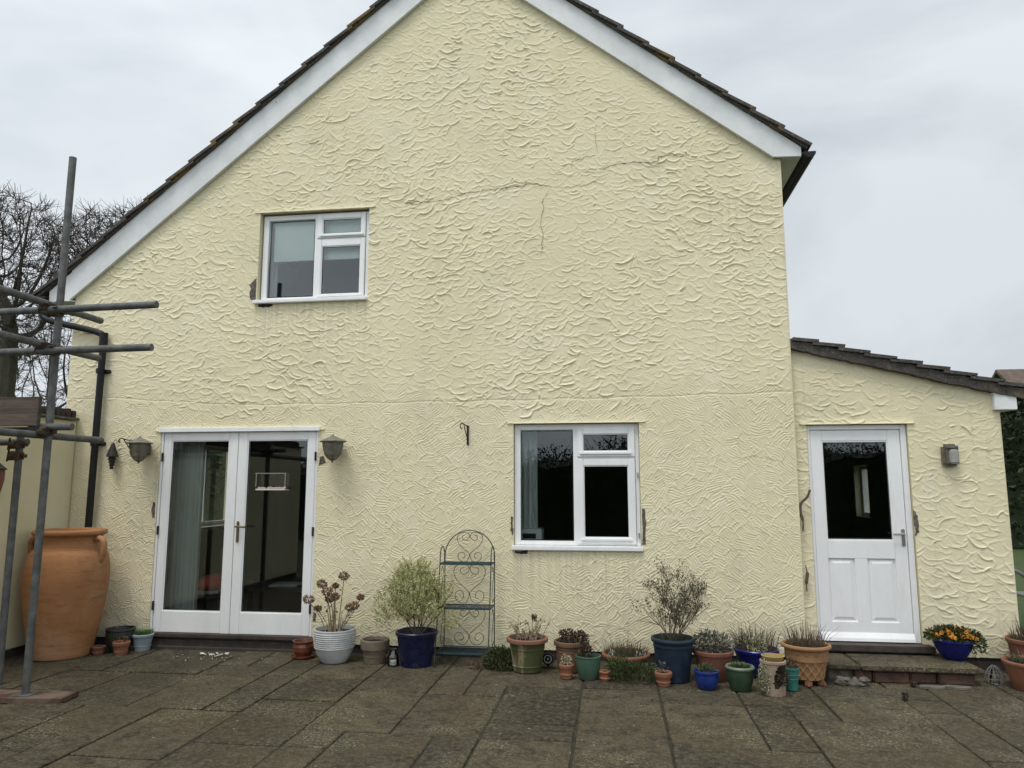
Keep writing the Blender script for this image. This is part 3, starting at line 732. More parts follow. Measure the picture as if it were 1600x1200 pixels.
crack([(-.12, 5.5), (-.125, 5.3), (-.12, 5.15)], .0025, 7)
crack([(1.15, 1.93), (1.35, 1.96), (1.60, 1.90), (1.69, 1.99)], .002, 9)
def chip(pts, name='exposed_mortar', y=None, hf=wh, yb=0, seed=1, mat=None):
    r = random.Random(seed); P = []
    for (a, b), (c, d) in zip(pts, pts[1:]+pts[:1]):
        for k in range(4): t = k/4; P.append((a+(c-a)*t+r.uniform(-.006, .006), b+(d-b)*t+r.uniform(-.008, .008)))
    cx = sum(p[0] for p in P)/len(P); cz = sum(p[1] for p in P)/len(P); n = len(P)
    vs = [(cx, yb-hf(cx, cz)-.007, cz)]+[(x*.6+cx*.4, yb-hf(x, z)-.006+r.uniform(-.003, .003), z*.6+cz*.4) for x, z in P]+[(x, yb-hf(x, z)-.0035, z) for x, z in P]+[(x, yb+.01, z) for x, z in P]
    fs = [(0, 1+i, 1+(i+1) % n) for i in range(n)]+[(1+i, 1+i+n, 1+(i+1) % n+n, 1+(i+1) % n) for i in range(n)]+[(1+i+n, 1+i+2*n, 1+(i+1) % n+2*n, 1+(i+1) % n+n) for i in range(n)]
    m = MB(); m.add(vs, fs); m.build(name, mat or M['mortar'], house)
chip([(-3.875, 3.70), (-3.93, 3.70), (-3.955, 3.76), (-3.93, 3.84), (-3.955, 3.87), (-3.90, 3.92), (-3.875, 3.95)], seed=2)
chip([(-3.84, 3.615), (-3.72, 3.61), (-3.67, 3.63), (-3.70, 3.65), (-3.84, 3.645)], seed=3, mat=M['bitumen'])
chip([(.255, 1.10), (.285, 1.10), (.295, 1.30), (.285, 1.44), (.258, 1.46)], seed=4)
chip([(-1.03, 1.17), (-1.045, 1.25), (-1.035, 1.36), (-1.018, 1.37), (-1.018, 1.18)], seed=5)
chip([(-1.0, 1.02), (-.99, 1.00), (-.88, 0.995), (-.87, 1.035)], seed=6, mat=M['bitumen'])
chip([(-4.93, 1.33), (-4.94, 1.42), (-4.93, 1.5), (-4.905, 1.5), (-4.905, 1.34)], seed=7)
chip([(-3.045, .30), (-3.05, .38), (-3.075, .40), (-3.075, .30)], seed=8)
chip([(-3.0, 1.92), (-3.03, 1.98), (-3.07, 1.98), (-3.07, 1.88)], seed=9)
for (z0, z1) in ((1.35, 1.48), (.98, 1.10), (.38, .50)): pass

# ------------------------------------------------------------------ joinery
def frame_rect(m, x0, x1, z0, z1, w_, y0, y1, wb=None, wt=None, b=.004):
    wb = w_ if wb is None else wb; wt = w_ if wt is None else wt
    m.box(x0, x0+w_, y0, y1, z0, z1, b); m.box(x1-w_, x1, y0, y1, z0, z1, b)
    m.box(x0+w_, x1-w_, y0+.001, y1, z1-wt, z1-.0005, b); m.box(x0+w_, x1-w_, y0+.001, y1, z0+.0005, z0+wb, b)
def pane(x0, x1, z0, z1, y, parent, name='glass_pane', mat=None):
    g_ = MB(); e = .0135; k_ = .0045
    g_.box(x0+e-.006, x0+e-.006+k_, y-.006, y-.001, z0+.007, z1-.007); g_.box(x1-e+.006-k_, x1-e+.006, y-.006, y-.001, z0+.007, z1-.007); g_.box(x0+.012, x1-.012, y-.006, y-.001, z1-.0115, z1-.007); g_.box(x0+.012, x1-.012, y-.006, y-.001, z0+.007, z0+.0115); g_.build('gasket', M['black'], parent)
    m = MB(); m.box(x0-.004, x1+.004, y, y+.006, z0-.004, z1+.004); return m.build(name, mat or M['glass'], parent)
def sash(x0, x1, z0, z1, gx0, gx1, gz0, gz1, y0, y1, win, drip=True):
    m = MB()
    m.box(x0, gx0, y0, y1, z0, z1, .005); m.box(gx1, x1, y0, y1, z0, z1, .005); m.box(gx0-.001, gx1+.001, y0+.0015, y1, gz1, z1-.001, .005); m.box(gx0-.001, gx1+.001, y0+.0015, y1, z0+.001, gz0, .005)
    # inner bead, set back
    bd = .008; m.box(gx0-.002, gx0+bd, y0+.012, y1-.002, gz0, gz1); m.box(gx1-bd, gx1+.002, y0+.012, y1-.002, gz0, gz1); m.box(gx0+bd, gx1-bd, y0+.012, y1-.002, gz1-bd, gz1+.002); m.box(gx0+bd, gx1-bd, y0+.012, y1-.002, gz0-.002, gz0+bd)
    if drip: m.box(gx0-.03, gx1+.03, y0-.014, y0+.004, gz0-.030, gz0-.008, .003)
    s_ = m.build('sash', M['paint'], win, True)
    pane(gx0, gx1, gz0, gz1, y0+.022, s_); return s_
# lower window
win = thing('casement_window', '', '');  # temp root turned into a part below
bpy.data.objects.remove(win)
def window(ox, pts):
    x0, x1, z0, z1, mx0, mx1, tz0, tz1, y0 = pts
    m = MB(); fw = .05
    m.box(x0, x0+fw+.012, y0, y0+.07, z0, z1, .004); m.box(x1-fw+.012, x1, y0, y0+.07, z0, z1, .004)
    m.box(x0+.06, x1-.038, y0+.001, y0+.07, z1-.058, z1-.001, .004); m.box(x0+.06, x1-.038, y0+.001, y0+.07, z0+.001, z0+.042, .004)
    m.box(mx0, mx1, y0+.002, y0+.07, z0+.03, z1-.04, .004); m.box(mx1-.005, x1-.035, y0+.003, y0+.07, tz0, tz1, .004)
    return m.build('window_frame', M['paint'], house, True)
f1 = window(0, (-1.008, .246, 1.082, 2.292, -.41, -.362, 1.938, 1.958, .05))
pane(-.948, -.412, 1.125, 2.232, .078, f1)
sash(-.370, .206, 1.955, 2.248, -.313, .143, 2.012, 2.187, .034, .09, f1)
sash(-.377, .204, 1.098, 1.938, -.308, .136, 1.160, 1.868, .034, .09, f1)
m = MB(); m.box(-1.03, .262, -.035, .115, 1.036, 1.080, .006); m.build('window_sill', M['paint'], f1, True)
for zh in (1.16, 1.75):
    m = MB(); m.box(.222, .232, .03, .05, zh, zh+.05); m.build('hinge', M['chrome'], f1)
# upper window
_g = M['glass']; M['glass'] = mk_glass('bedroom_glass', (.97, .98, .98))
f2 = window(0, (-3.845, -2.612, 3.685, 4.672, -3.242, -3.196, 4.366, 4.384, .06))
pane(-3.775, -3.244, 3.73, 4.612, .088, f2)
sash(-3.212, -2.655, 4.383, 4.655, -3.149, -2.706, 4.427, 4.600, .044, .1, f2)
sash(-3.212, -2.655, 3.70, 4.365, -3.153, -2.708, 3.742, 4.287, .044, .1, f2)
m = MB(); m.box(-3.888, -2.598, -.045, .125, 3.645, 3.683, .006); m.build('window_sill', M['paint'], f2, True)
M['glass'] = _g
# french doors
m = MB(); m.box(-4.883, -4.858, .006, .085, .135, 2.262, .003); m.box(-3.117, -3.092, .006, .085, .135, 2.262, .003); m.box(-4.858, -3.117, .008, .085, 2.245, 2.262)
m.box(-4.905, -3.07, -.03, .06, 2.246, 2.292, .004)
df = m.build('door_frame', M['paint'], house, True)
m = MB(); m.box(-4.87, -3.075, -.05, .09, .110, .148, .006); m.box(-4.885, -3.09, -.012, .09, .088, .111); m.build('threshold', M['darkwood'], df, True)
m = MB(); m.box(-4.90, -3.08, -.022, .01, -.02, .088); m.build('brick_plinth', M['brick'], df)
m = MB(); m.box(-4.92, -3.06, -.09, -.022, -.02, .025, .006); m.build('brick_ledge', M['brick'], df, True)
def leaf_door(x0, x1, gx0, gx1):
    y0, y1 = .012, .06; z0, z1, g0, g1 = .150, 2.243, .365, 2.156; m = MB()
    m.box(x0, gx0, y0, y1, z0, z1, .004); m.box(gx1, x1, y0, y1, z0, z1, .004); m.box(gx0-.001, gx1+.001, y0+.001, y1, g1, z1-.001, .004); m.box(gx0-.001, gx1+.001, y0+.001, y1, z0+.001, g0, .004)
    bd = .010; m.box(gx0-.002, gx0+bd, y0+.010, y1-.002, g0, g1); m.box(gx1-bd, gx1+.002, y0+.010, y1-.002, g0, g1); m.box(gx0+bd, gx1-bd, y0+.010, y1-.002, g1-bd, g1+.002); m.box(gx0+bd, gx1-bd, y0+.010, y1-.002, g0-.002, g0+bd)
    d = m.build('french_door', M['paint'], house, True); pane(gx0, gx1, g0, g1, .034, d); return d
dl = leaf_door(-4.852, -3.996, -4.764, -4.100); dr = leaf_door(-3.990, -3.122, -3.888, -3.208)
m = MB(); m.box(-3.965, -3.935, -.0, .014, 1.08, 1.30, .006); m.tube([(-3.95, .01, 1.245), (-3.95, -.045, 1.245), (-3.93, -.052, 1.247), (-3.83, -.052, 1.243)], .011, 10); m.build('door_handle', M['brass'], dr, True)
for d, x in ((dl, -4.858), (dr, -3.117)):
    for z in (.42, 1.20, 1.98):
        m = MB(); m.tube([(x, .002, z-.045), (x, .002, z+.045)], .012, 8); m.build('hinge', M['darkiron'], d)

# ------------------------------------------------------------------ lean-to extension
EY = .08
EX0, EX1 = XR-.002, 3.628
def etop(x): return 3.035-.258*(x-1.74)
EW = [(1.866, 2.792, .10, 2.262)]
He = stamp_height(1.70, 3.66, 0, 3.1, .0055, lambda x, z, rs: 0, 11, .85, .8)
se = sampler(He, 1.70, 0, .0055)
def ejoint(GX, GZ): return .012*np.exp(-np.clip(GZ-2.262, 0, 9)/.03)*(GX > 1.80)*(GX < 2.86)*(GZ >= 2.261)
wall_sheet('extension_wall', EX0, EX1, .115, 3.05, EY, .0064, se, lambda x: 3.035-.258*(x-1.74), EW, M['stucco'], house, ejoint)
def ewh(x, z): return float(se(x, z))
core(EW, EX0+.004, EX1-.006, lambda x: etop(x)-.01, .12, EY+.012, EY+.28).build('wall_core', M['plaster'], house)
m = MB(); m.box(1.745, EX1-.012, EY+.016, EY+.27, -.02, .118); m.build('plinth', M['brick'], house)
m = MB(); a_, b_ = EX1-.25, EX1-.006
m.box(a_, b_, EY+.28, 3.1, -.02, 2.52); m.box(a_, b_, 3.7, 4.2, -.02, 2.52); m.box(a_, b_, 3.1, 3.7, -.02, 1.25); m.box(a_, b_, 3.1, 3.7, 1.95, 2.52); m.box(1.745, EX1-.25, 4.0, 4.2, -.02, 2.50); m.build('extension_side_wall', M['plaster'], house)
m = MB(); m.prism([(.012, 2.266), (.045, 2.268), (.045, 2.280), (.012, 2.272)], 1.81, 2.85, 'x')
for v in m.v: pass
m.v = [(x, EY-.03+y, z-.008) for x, y, z in m.v]; m.build('drip_edge', M['stucco'], house)
# dark band: floor/ceiling inside
m = MB(); m.box(1.745, EX1-.25, EY+.28, 4.0, .0, .10); m.build('extension_floor', M['floorin'], house)
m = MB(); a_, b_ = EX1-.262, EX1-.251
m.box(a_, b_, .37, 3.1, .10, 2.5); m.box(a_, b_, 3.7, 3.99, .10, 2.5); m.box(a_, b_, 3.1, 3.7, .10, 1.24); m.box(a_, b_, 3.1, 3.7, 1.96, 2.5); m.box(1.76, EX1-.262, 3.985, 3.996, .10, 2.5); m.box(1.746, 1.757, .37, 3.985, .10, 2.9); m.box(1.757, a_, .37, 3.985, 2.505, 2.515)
m.build('dimming_sheet', M['inner'], house)  # dark sheets added inside the extension to dim its room
# door
m = MB(); y0 = EY+.03
m.box(1.872, 1.900, y0, y0+.08, .22, 2.255, .004); m.box(2.735, 2.787, y0, y0+.08, .22, 2.255, .004); m.box(1.900, 2.735, y0+.001, y0+.08, 2.208, 2.254, .004)
ef = m.build('door_frame', M['paint'], house, True)
m = MB(); y0 = EY+.042; y1 = y0+.044
m.box(1.904, 2.010, y0, y1, .262, 2.204, .004); m.box(2.616, 2.731, y0, y1, .262, 2.204, .004); m.box(2.009, 2.617, y0+.001, y1, 2.100, 2.203, .004)
m.box(2.009, 2.617, y0+.001, y1, .98, 1.150, .004); m.box(2.009, 2.617, y0+.001, y1, .263, .398, .004); m.box(2.250, 2.366, y0+.0015, y1, .397, .981, .003)
for (a, b) in ((2.009, 2.251), (2.365, 2.617)):
    m.box(a, b, y0+.020, y1-.004, .397, .981)                       # recessed field
    i = .045; q = 4
    m.add([(a+.014, y0+.0195, .411), (b-.014, y0+.0195, .411), (b-.014, y0+.0195, .967), (a+.014, y0+.0195, .967), (a+i, y0+.008, .44), (b-i, y0+.008, .44), (b-i, y0+.008, .938), (a+i, y0+.008, .938)],
          [(0, 1, 5, 4), (1, 2, 6, 5), (2, 3, 7, 6), (3, 0, 4, 7), (4, 5, 6, 7)])
m.box(2.006, 2.02, y0+.006, y1, 1.15, 2.10); m.box(2.606, 2.619, y0+.006, y1, 1.15, 2.10); m.box(2.02, 2.606, y0+.006, y1, 2.088, 2.102); m.box(2.02, 2.606, y0+.006, y1, 1.148, 1.162)
ed = m.build('back_door', M['paint'], house)
m = MB(); m.prism([(y0-.035, .228), (y0+.002, .228), (y0+.002, .30), (y0-.004, .30), (y0-.030, .255)], 1.906, 2.733, 'x'); m.build('weather_bar', M['paint'], ed)
pane(2.020, 2.606, 1.162, 2.088, y0+.02, ed)
m = MB(); m.box(2.683, 2.715, y0-.010, y0+.001, 1.10, 1.26, .005); m.tube([(2.699, y0, 1.215), (2.699, y0-.045, 1.215), (2.60, y0-.050, 1.213)], .010, 10); m.build('door_handle', M['chrome'], ed, True)
m = MB(); m.box(1.868, 2.85, EY-.13, EY+.12, .160, .218, .008); m.box(1.868, 2.80, EY-.07, EY+.1, .118, .160); m.build('door_sill', M['darkwood'], house, True)
# roof of extension
m = MB(); rr = random.Random(12); ang = math.atan(.258); Lx = (3.86-1.745)/math.cos(ang); n = 9; cs = Lx/n
for k in range(n):
    s0 = max(0, k*cs-.05); s1 = (k+1)*cs; yy = EY-.10
    while yy < 4.3:
        y2 = yy+.33-.004; j = rr.uniform(-.006, .006); P = []
        for (s_, h0) in ((s0, .045), (s1+rr.uniform(-.006, .006), .078+j)):
            X = 1.745+math.cos(ang)*s_; Z = 3.04-math.sin(ang)*s_
            P += [(X+math.sin(ang)*h0, Z+math.cos(ang)*h0), (X+math.sin(ang)*(h0+.032), Z+math.cos(ang)*(h0+.032))]
        m.prism([P[0], P[2], P[3], P[1]], yy, y2); yy += .33
m.build('extension_roof', M['tile'], house)
m = MB(); K = 40; bt = []; tp = []
for k in range(K+1):
    X = 1.746+2.08*k/K; Z = 3.04-.258*(X-1.745)
    bt.append((X, Z-.035+rr.uniform(-.006, .006))); tp.append((X, Z+.062+rr.uniform(-.004, .006)))
for k in range(K): m.prism([bt[k], bt[k+1], tp[k+1], tp[k]], EY-.075+rr.uniform(-.004, .004), EY+.02)
m.build('verge_mortar', M['tile'], house)
m = MB(); m.prism([(1.75, 3.02), (3.84, 3.02-.258*2.09), (3.84, 3.06-.258*2.09), (1.75, 3.06)], EY+.022, 4.25); m.build('roof_deck', M['darkwood'], house)
m = MB(); m.box(3.56, 3.755, EY-.06, EY+.02, 2.375, 2.565, .004); m.box(3.73, 3.755, EY+.02, 4.2, 2.375, 2.50); m.box(3.628, 3.73, EY+.02, 4.2, 2.375, 2.395); m.build('fascia_box', M['barge'], house)
gutter(3.82, 2.52, 1, EY-.02, 4.2).build('gutter', M['black'], house)
crack([(3.36, 1.985), (3.46, 2.0), (3.55, 2.0), (3.615, 2.005)], .003, 20, EY, ewh)
def ec(pts, seed, **k): chip(pts, seed=seed, hf=ewh, yb=EY, **k)
ec([(2.795, 1.20), (2.83, 1.24), (2.825, 1.36), (2.81, 1.42), (2.79, 1.44)], 21)
# the reveal strip right beside the main corner carries stem-like tubes added for its dark twisted mark
sk = thing('twisted_corner_strip', 'twisted stem-like grey strip on the corner left of the back door', 'dead stem', (1.78, .03, 0))
m = MB(); m.tube(spline([(1.85-1.78, -.02, 1.63), (1.82-1.78, -.015, 1.56), (1.765-1.78, -.0, 1.50), (1.755-1.78, .0, 1.42), (1.775-1.78, .0, 1.33), (1.772-1.78, .01, 1.24)], 5), [.012]*10+[.014]*10+[.008]*6, 7)
m.build('stem', M['twig'], sk, True)
m = MB(); m.tube(spline([(1.775-1.78, 0, .92), (1.785-1.78, -.01, .85), (1.775-1.78, 0, .76), (1.778-1.78, .01, .68)], 5), [.006]*5+[.016]*6+[.006]*5, 7)
m.build('stem', M['twig'], sk, True)

# ------------------------------------------------------------------ stone step by the back door
st = thing('stone_step', 'low stone slab step on red bricks below the white back door', 'step', (2.4, -.2, 0))
def lb(m, x0, x1, y0, y1, z0, z1, b=.006): m.box(x0-2.4, x1-2.4, y0+.2, y1+.2, z0, z1, b)
m = MB(); lb(m, 1.78, 2.052, -.52, .075, .105, .140, .008); m.build('step_slab', M['slab'], st)
m = MB(); lb(m, 2.060, 3.03, -.53, .072, .103, .142, .008); m.build('step_slab', M['slab'], st)
m = MB(); x = 2.0
rr = random.Random(4)
for wd_ in (.16, .30, .22, .34-.04):
    lb(m, x, x+wd_-.01, -.49+rr.uniform(-.006, .012), -.02, rr.uniform(-.004, .004), .100-rr.uniform(0, .01), .012); x += wd_
m.build('brick_riser', M['redbrick'], st)
m = MB(); lb(m, 1.80, 2.0, -.46, -.02, -.01, .103, .004); m.build('mortar_riser', M['mortar'], st)
m = MB(); r9 = random.Random(9)
for k in range(14):
    cx, cy = r9.uniform(1.86, 2.05), r9.uniform(-.62, -.50); m.sphere((cx-2.4, cy+.2, r9.uniform(.0, .05)), r9.uniform(.02, .05), 7, 1.4, 1, .8, r9, .25)
m.build('rubble', M['mortar'], st)
for k, (x, y, a, l) in enumerate([(2.58, -.62, .1, .12), (2.78, -.60, -.1, .15)]):
    m = MB(); r9 = random.Random(30+k); n = 9
    pts = [(l*r9.uniform(.7, 1)*math.cos(2*PI*i/n), .05*r9.uniform(.7, 1)*math.sin(2*PI*i/n)) for i in range(n)]
    m.prism(pts, 0, .018, 'z'); o = m.build('stone_fragment', M['stone'], None, False, (x, y, .002)); o.rotation_euler.z = a
    tag(o, ['flat stone fragment on the paving, left one of two before the step', 'flat stone fragment on the paving, right one of two before the step'][k], 'stone')
for k, (x, y) in enumerate([(2.436, -.60), (2.22, -1.02)]):
    m = MB(); r9 = random.Random(50+k); 
    for q in range(46):
        a = r9.uniform(0, 2*PI); z = r9.uniform(0, 1); rr_ = .026*math.sqrt(1-abs(z*2-1)**2)
        m.leaf((rr_*.4*math.cos(a), rr_*.4*math.sin(a), .004+z*.05), (math.cos(a), math.sin(a), .5), .022, .018, r9)
    m.sphere((0, 0, .026), .021, 8, 1, 1, 1.1)
    o = m.build('pine_cone', M['bark2'], None, False, (x, y, .0))
    tag(o, ['dark pine cone on the paving, nearer the step', 'dark pine cone on the paving, farther out from the step'][k], 'pine cone')

# ------------------------------------------------------------------ side wall with brick coping (left)
sw = thing('side_garden_wall', 'smooth cream rendered side wall with a dark brick coping behind the scaffolding', 'wall', (-6.0, -3, 0))
m = MB(); m.box(-.15, .10, -2.9, 2.985, .085, 2.38, .01); m.build('wall_body', M['plaster'], sw)
m = MB(); m.box(-.14, .085, -2.9, 2.985, -.02, .084); m.build('plinth', M['bitumen'], sw)
m = MB(); m.box(-.20, .15, -2.9, 2.97, 2.385, 2.412, .006); m.build('coping_slab', M['stone'], sw)
m = MB(); y = 2.96; r9 = random.Random(2)
while y > -2.8:
    m.box(-.13+r9.uniform(-.01, .01), .10+r9.uniform(-.01, .01), y-.066, y, 2.413, 2.50+r9.uniform(-.01, .014), .006); y -= .075
m.build('brick_coping', M['brick'], sw)
# lantern partly cut by the left frame edge
def lantern(name, x, y, z, label, dark=False, s=1.0):
    t = thing(name, label, 'wall light', (x, y, z), 'outdoor wall lanterns')
    m = MB()
    m.lathe([(.002, .140), (.008, .138), (.012, .125), (.03, .118), (.07, .10), (.148, .066), (.146, .058), (.10, .058), (.002, .058)], 6); m.build('cap', M['lampcap'], t)
    m = MB(); prof = [(.108, .058), (.104, .02), (.082, -.07), (.048, -.108), (.012, -.115)]
    m.lathe(prof, 6); m.build('glass_shade', M['lampglass'], t)
    m = MB()
    for j in range(6):
        a = 2*PI*j/6; m.tube([((r+.002)*math.cos(a), (r+.002)*math.sin(a), zz) for r, zz in prof], .0055, 5)
    m.lathe([(.05, -.104), (.052, -.112), (.03, -.128), (.012, -.135), (.008, -.15), (.001, -.155)], 10); m.build('cage', M['lamp'], t)
    m = MB(); m.lathe([(.001, -.055), (.03, -.05), (.036, .0), (.022, .04), (.02, .058)], 12); m.build('bulb', M['bulb'], t, True)
    m = MB(); m.box(-.03, .03, .12, -y-.002, -.06, .06, .006); m.tube([(0, .09, .03), (0, .125, .03)], .014, 8); m.build('wall_bracket', M['lamp'], t)
    return t
lantern('wall_lantern', -5.02, -.165, 2.058, 'six-sided grey lantern on the cream wall, left of the french doors')
lantern('wall_lantern', -2.865, -.165, 2.058, 'six-sided grey lantern on the cream wall, right of the french doors')
# dark lantern on the side wall
t = thing('side_wall_lamp', 'dark lamp on the smooth side wall cut off by the photo left edge', 'wall light', (-5.79, -1.17, 1.78))
m = MB(); m.lathe([(.002, .12), (.03, .11), (.10, .05), (.10, .04), (.002, .04)], 6); m.build('cap', M['darkiron'], t)
m = MB(); m.lathe([(.085, .04), (.085, -.06), (.06, -.18), (.002, -.2)], 6); m.build('body', M['terra_dark'], t)
m = MB(); m.box(-.115, -.08, -.03, .03, -.06, .06); m.build('wall_bracket', M['darkiron'], t)
# bulkhead light
t = thing('bulkhead_light', 'small rounded grey-brown bulkhead light on the extension wall right of the door', 'wall light', (3.14, EY-.02, 1.952))
m = MB(); m.box(-.072, .072, -.055, .03, -.105, .105, .026); m.build('housing', M['lamp'], t, True)
m = MB(); m.box(-.024, .052, -.078, -.045, -.080, .055, .012)
for k in range(7): m.box(-.025, .053, -.082, -.076, -.066+k*.016, -.058+k*.016, .002)
m.build('lens', M['bulb'], t, True)
m = MB(); m.box(-.050, .055, -.075, -.050, .062, .086, .006); m.build('visor', M['lamp'], t, True)
# wind chime / carved hanging
t = thing('hanging_ornament', 'dark cone-shaped metal ornament hanging left of the left lantern', 'garden ornament', (-5.40, -.07, 2.0))
m = MB(); m.lathe([(.001, .135), (.015, .13), (.035, .07), (.062, -.015), (.055, -.018), (.001, -.01)], 12); m.build('top_cone', M['darkiron'], t, True)
m = MB(); z = -.02
for r_ in (.045, .035, .028, .02):
    m.lathe([(.01, z+.01), (r_*.75, z), (r_, z-.032), (r_*.6, z-.034), (.004, z-.03)], 10); z -= .032
m.build('lower_tier', M['darkiron'], t)
m = MB(); m.tube([(0, 0, .13), (0, .02, .165), (0, .066, .17)], .003, 5); m.build('hook', M['darkiron'], t)
def bracket(x, z, label, s=1):
    t = thing('hanging_bracket', label, 'bracket', (x, -.002, z), 'iron hanging brackets')
    m = MB(); m.tube([(0, 0, .02*s), (0, 0, -.16*s)], .006, 6); m.tube(spline([(0, -.005, .015*s), (0, -.10*s, .02*s), (-.02*s, -.2*s, .035*s), (-.03*s, -.24*s, .0), (-.02*s, -.22*s, -.02)], 4), .006, 6)
    m.tube([(0, -.005, -.12*s), (-.01, -.15*s, .015)], .005, 6); m.build('arm', M['darkiron'], t); 
    m = MB(); m.box(-.010, .010, -.006, .004, -.17*s, .03*s); m.build('back_plate', M['darkiron'], t)
bracket(-5.235, 2.15, 'thin iron hanging bracket beside the dark ornament', .75)
bracket(-1.485, 2.255, 'thin iron hanging bracket between the french doors and the window', 1)

# ------------------------------------------------------------------ giant jar
t = thing('terracotta_jar', 'tall orange terracotta jar with two small handles in the left corner', 'jar', (-5.485, -.50, 0)); t.scale = (1.03, 1.03, 1.0)
_jp = lambda P: [((P[i][0]*(1-k/5)+P[i+1][0]*k/5), (P[i][1]*(1-k/5)+P[i+1][1]*k/5)) for i in range(len(P)-1) for k in range(5)]+[P[-1]]
prof = [(.20, .0), (.255, .004), (.268, .03), (.285, .12), (.325, .35), (.358, .58), (.372, .75), (.366, .88), (.345, .98), (.312, 1.03), (.290, 1.045), (.284, 1.06), (.280, 1.085), (.275, 1.13), (.288, 1.165), (.318, 1.185), (.326, 1.205), (.320, 1.228), (.300, 1.236), (.270, 1.226), (.258, 1.19), (.255, 1.05), (.30, .9), (.31, .6)]
m = MB(); r9 = random.Random(1); prof = [tuple(p)[0::2] for p in spline([(a, 0, b) for a, b in prof], 4)]
m.lathe(prof, 64, fn=lambda r, z, a: r*(1+.005*math.sin(3*a+1)+.003*math.sin(7*a+z*9)+.0022*math.sin(z*95+math.sin(a)))); m.build('body', M['jar'], t, True)
m = MB(); m.lathe([(.292, 1.030), (.300, 1.038), (.296, 1.050), (.286, 1.054)], 64); m.build('neck_band', M['jar'], t, True)
for sg in (-1, 1):
    m = MB(); m.tube(spline([(sg*.285, 0, 1.13), (sg*.33, -.02, 1.15), (sg*.385, -.03, 1.12), (sg*.395, -.03, 1.04), (sg*.375, -.02, .96), (sg*.345, -.01, .92)], 5), .028, 10); m.build('handle', M['jar'], t, True)

# ------------------------------------------------------------------ pots
def pot(x, y, rb, rt, h, mat, label, cat='plant pot', name='plant_pot', prof=None, rim=.018, rimh=.03, rimmat=None, soil=.03, n=40, fn=None, group='plant pots along the house wall'):
    t = thing(name, label, cat, (x, y, 0), group)
    m = MB(); 
    if prof is None:
        w_ = .012
        prof = [(.001, .0), (rb-.004, .0), (rb, .006), (rb+(rt-rim-rb)*.5, h*.45), (rt-rim, h-rimh-.004)]
        if rimmat is None: prof += [(rt-.003, h-rimh), (rt, h-rimh*.6), (rt, h-.007), (rt-.006, h), (rt-.016, h), (rt-.020, h-.008), (rt-.028, h-rimh), (rb+.01, h*.3)]
        else: prof += [(rt-rim-.012, h-rimh), (rb+.0, h*.3)]
    m.lathe(prof, n, fn=fn); m.build('pot', mat, t, True)
    if rimmat is not None:
        m = MB(); m.lathe([(rt-rim-.006, h-rimh-.002), (rt-.004, h-rimh), (rt, h-rimh*.5), (rt-.002, h-.008), (rt-.010, h), (rt-.024, h-.002), (rt-.030, h-rimh)], n); m.build('rim', rimmat, t, True)
    if soil is not None:
        m = MB(); m.disc(rt-.024, h-soil, 28, rnd=random.Random(int(x*100)), jit=.012); m.build('soil', M['soil'], t)
    return t
def bands(zs, amp=.004, w_=.006):
    return lambda r, z, a: r
# -- left of french doors
A = pot(-5.145, -.41, .050, .068, .085, M['terra_dark'], 'tiny dark red clay pot touching the big jar', soil=.015, rim=.006, rimh=.02)
B = pot(-5.03, -.25, .096, .141, .235, M['g_black'], 'black glazed round pot just right of the big jar', prof=[(.001, 0), (.075, 0), (.09, .01), (.12, .08), (.138, .16), (.133, .205), (.142, .215), (.141, .232), (.130, .234), (.125, .2), (.11, .1)], soil=.04)
Cc = pot(-4.90, -.41, .056, .082, .135, M['terra'], 'small terracotta pot with withered plant before the black glazed pot', rim=.009, rimh=.035, soil=.02)
D = pot(-4.825, -.18, .071, .104, .168, M['g_ltblue'], 'small pale blue pot of short green grass left of the french doors', rim=.010, rimh=.028, soil=.015)
def tuft(t, rad, z, n, L0, L1, W, mat, spread=.5, seed=1, name='foliage', droop=.3):
    r = random.Random(seed); m = MB()
    for _ in range(n):
        a = r.uniform(0, 2*PI); q = rad*math.sqrt(r.random()); sp = r.uniform(0, spread)*(q/rad*.7+.3)
        b = a+r.uniform(-.8, .8); m.blade((q*math.cos(a), q*math.sin(a), z), (math.cos(b)*sp, math.sin(b)*sp, 1), r.uniform(L0, L1), W, r, droop)
    return m.build(name, mat, t)
def leafball(t, c, rx, ry, rz, n, L0, W, mat, seed=1, name='foliage', up=.3, surf=.4):
    r = random.Random(seed); m = MB()
    for _ in range(n):
        while True:
            v = Vector((r.uniform(-1, 1), r.uniform(-1, 1), r.uniform(-1, 1)))
            if surf < v.length < 1: break
        if math.sin(v.x*7+seed)*math.sin(v.y*6+1)*math.sin(v.z*8+2) > .42: continue
        d = v.normalized()+Vector((0, 0, up))+Vector((r.uniform(-.7, .7), r.uniform(-.7, .7), r.uniform(-.7, .7)))
        m.leaf((c[0]+v.x*rx, c[1]+v.y*ry, c[2]+v.z*rz), d, L0*r.uniform(.6, 1.3), W*r.uniform(.7, 1.2), r)
    return m.build(name, mat, t)
tuft(D, .085, .150, 260, .04, .085, .005, M['l_grassy'], .5, 3)
leafball(Cc, (0, 0, .145), .06, .06, .03, 90, .025, .014, M['l_brown'], 4, 'withered_leaves', surf=.1)
tuft(B, .10, .19, 40, .02, .05, .004, M['l_brown'], .8, 7, 'dead_stalks')
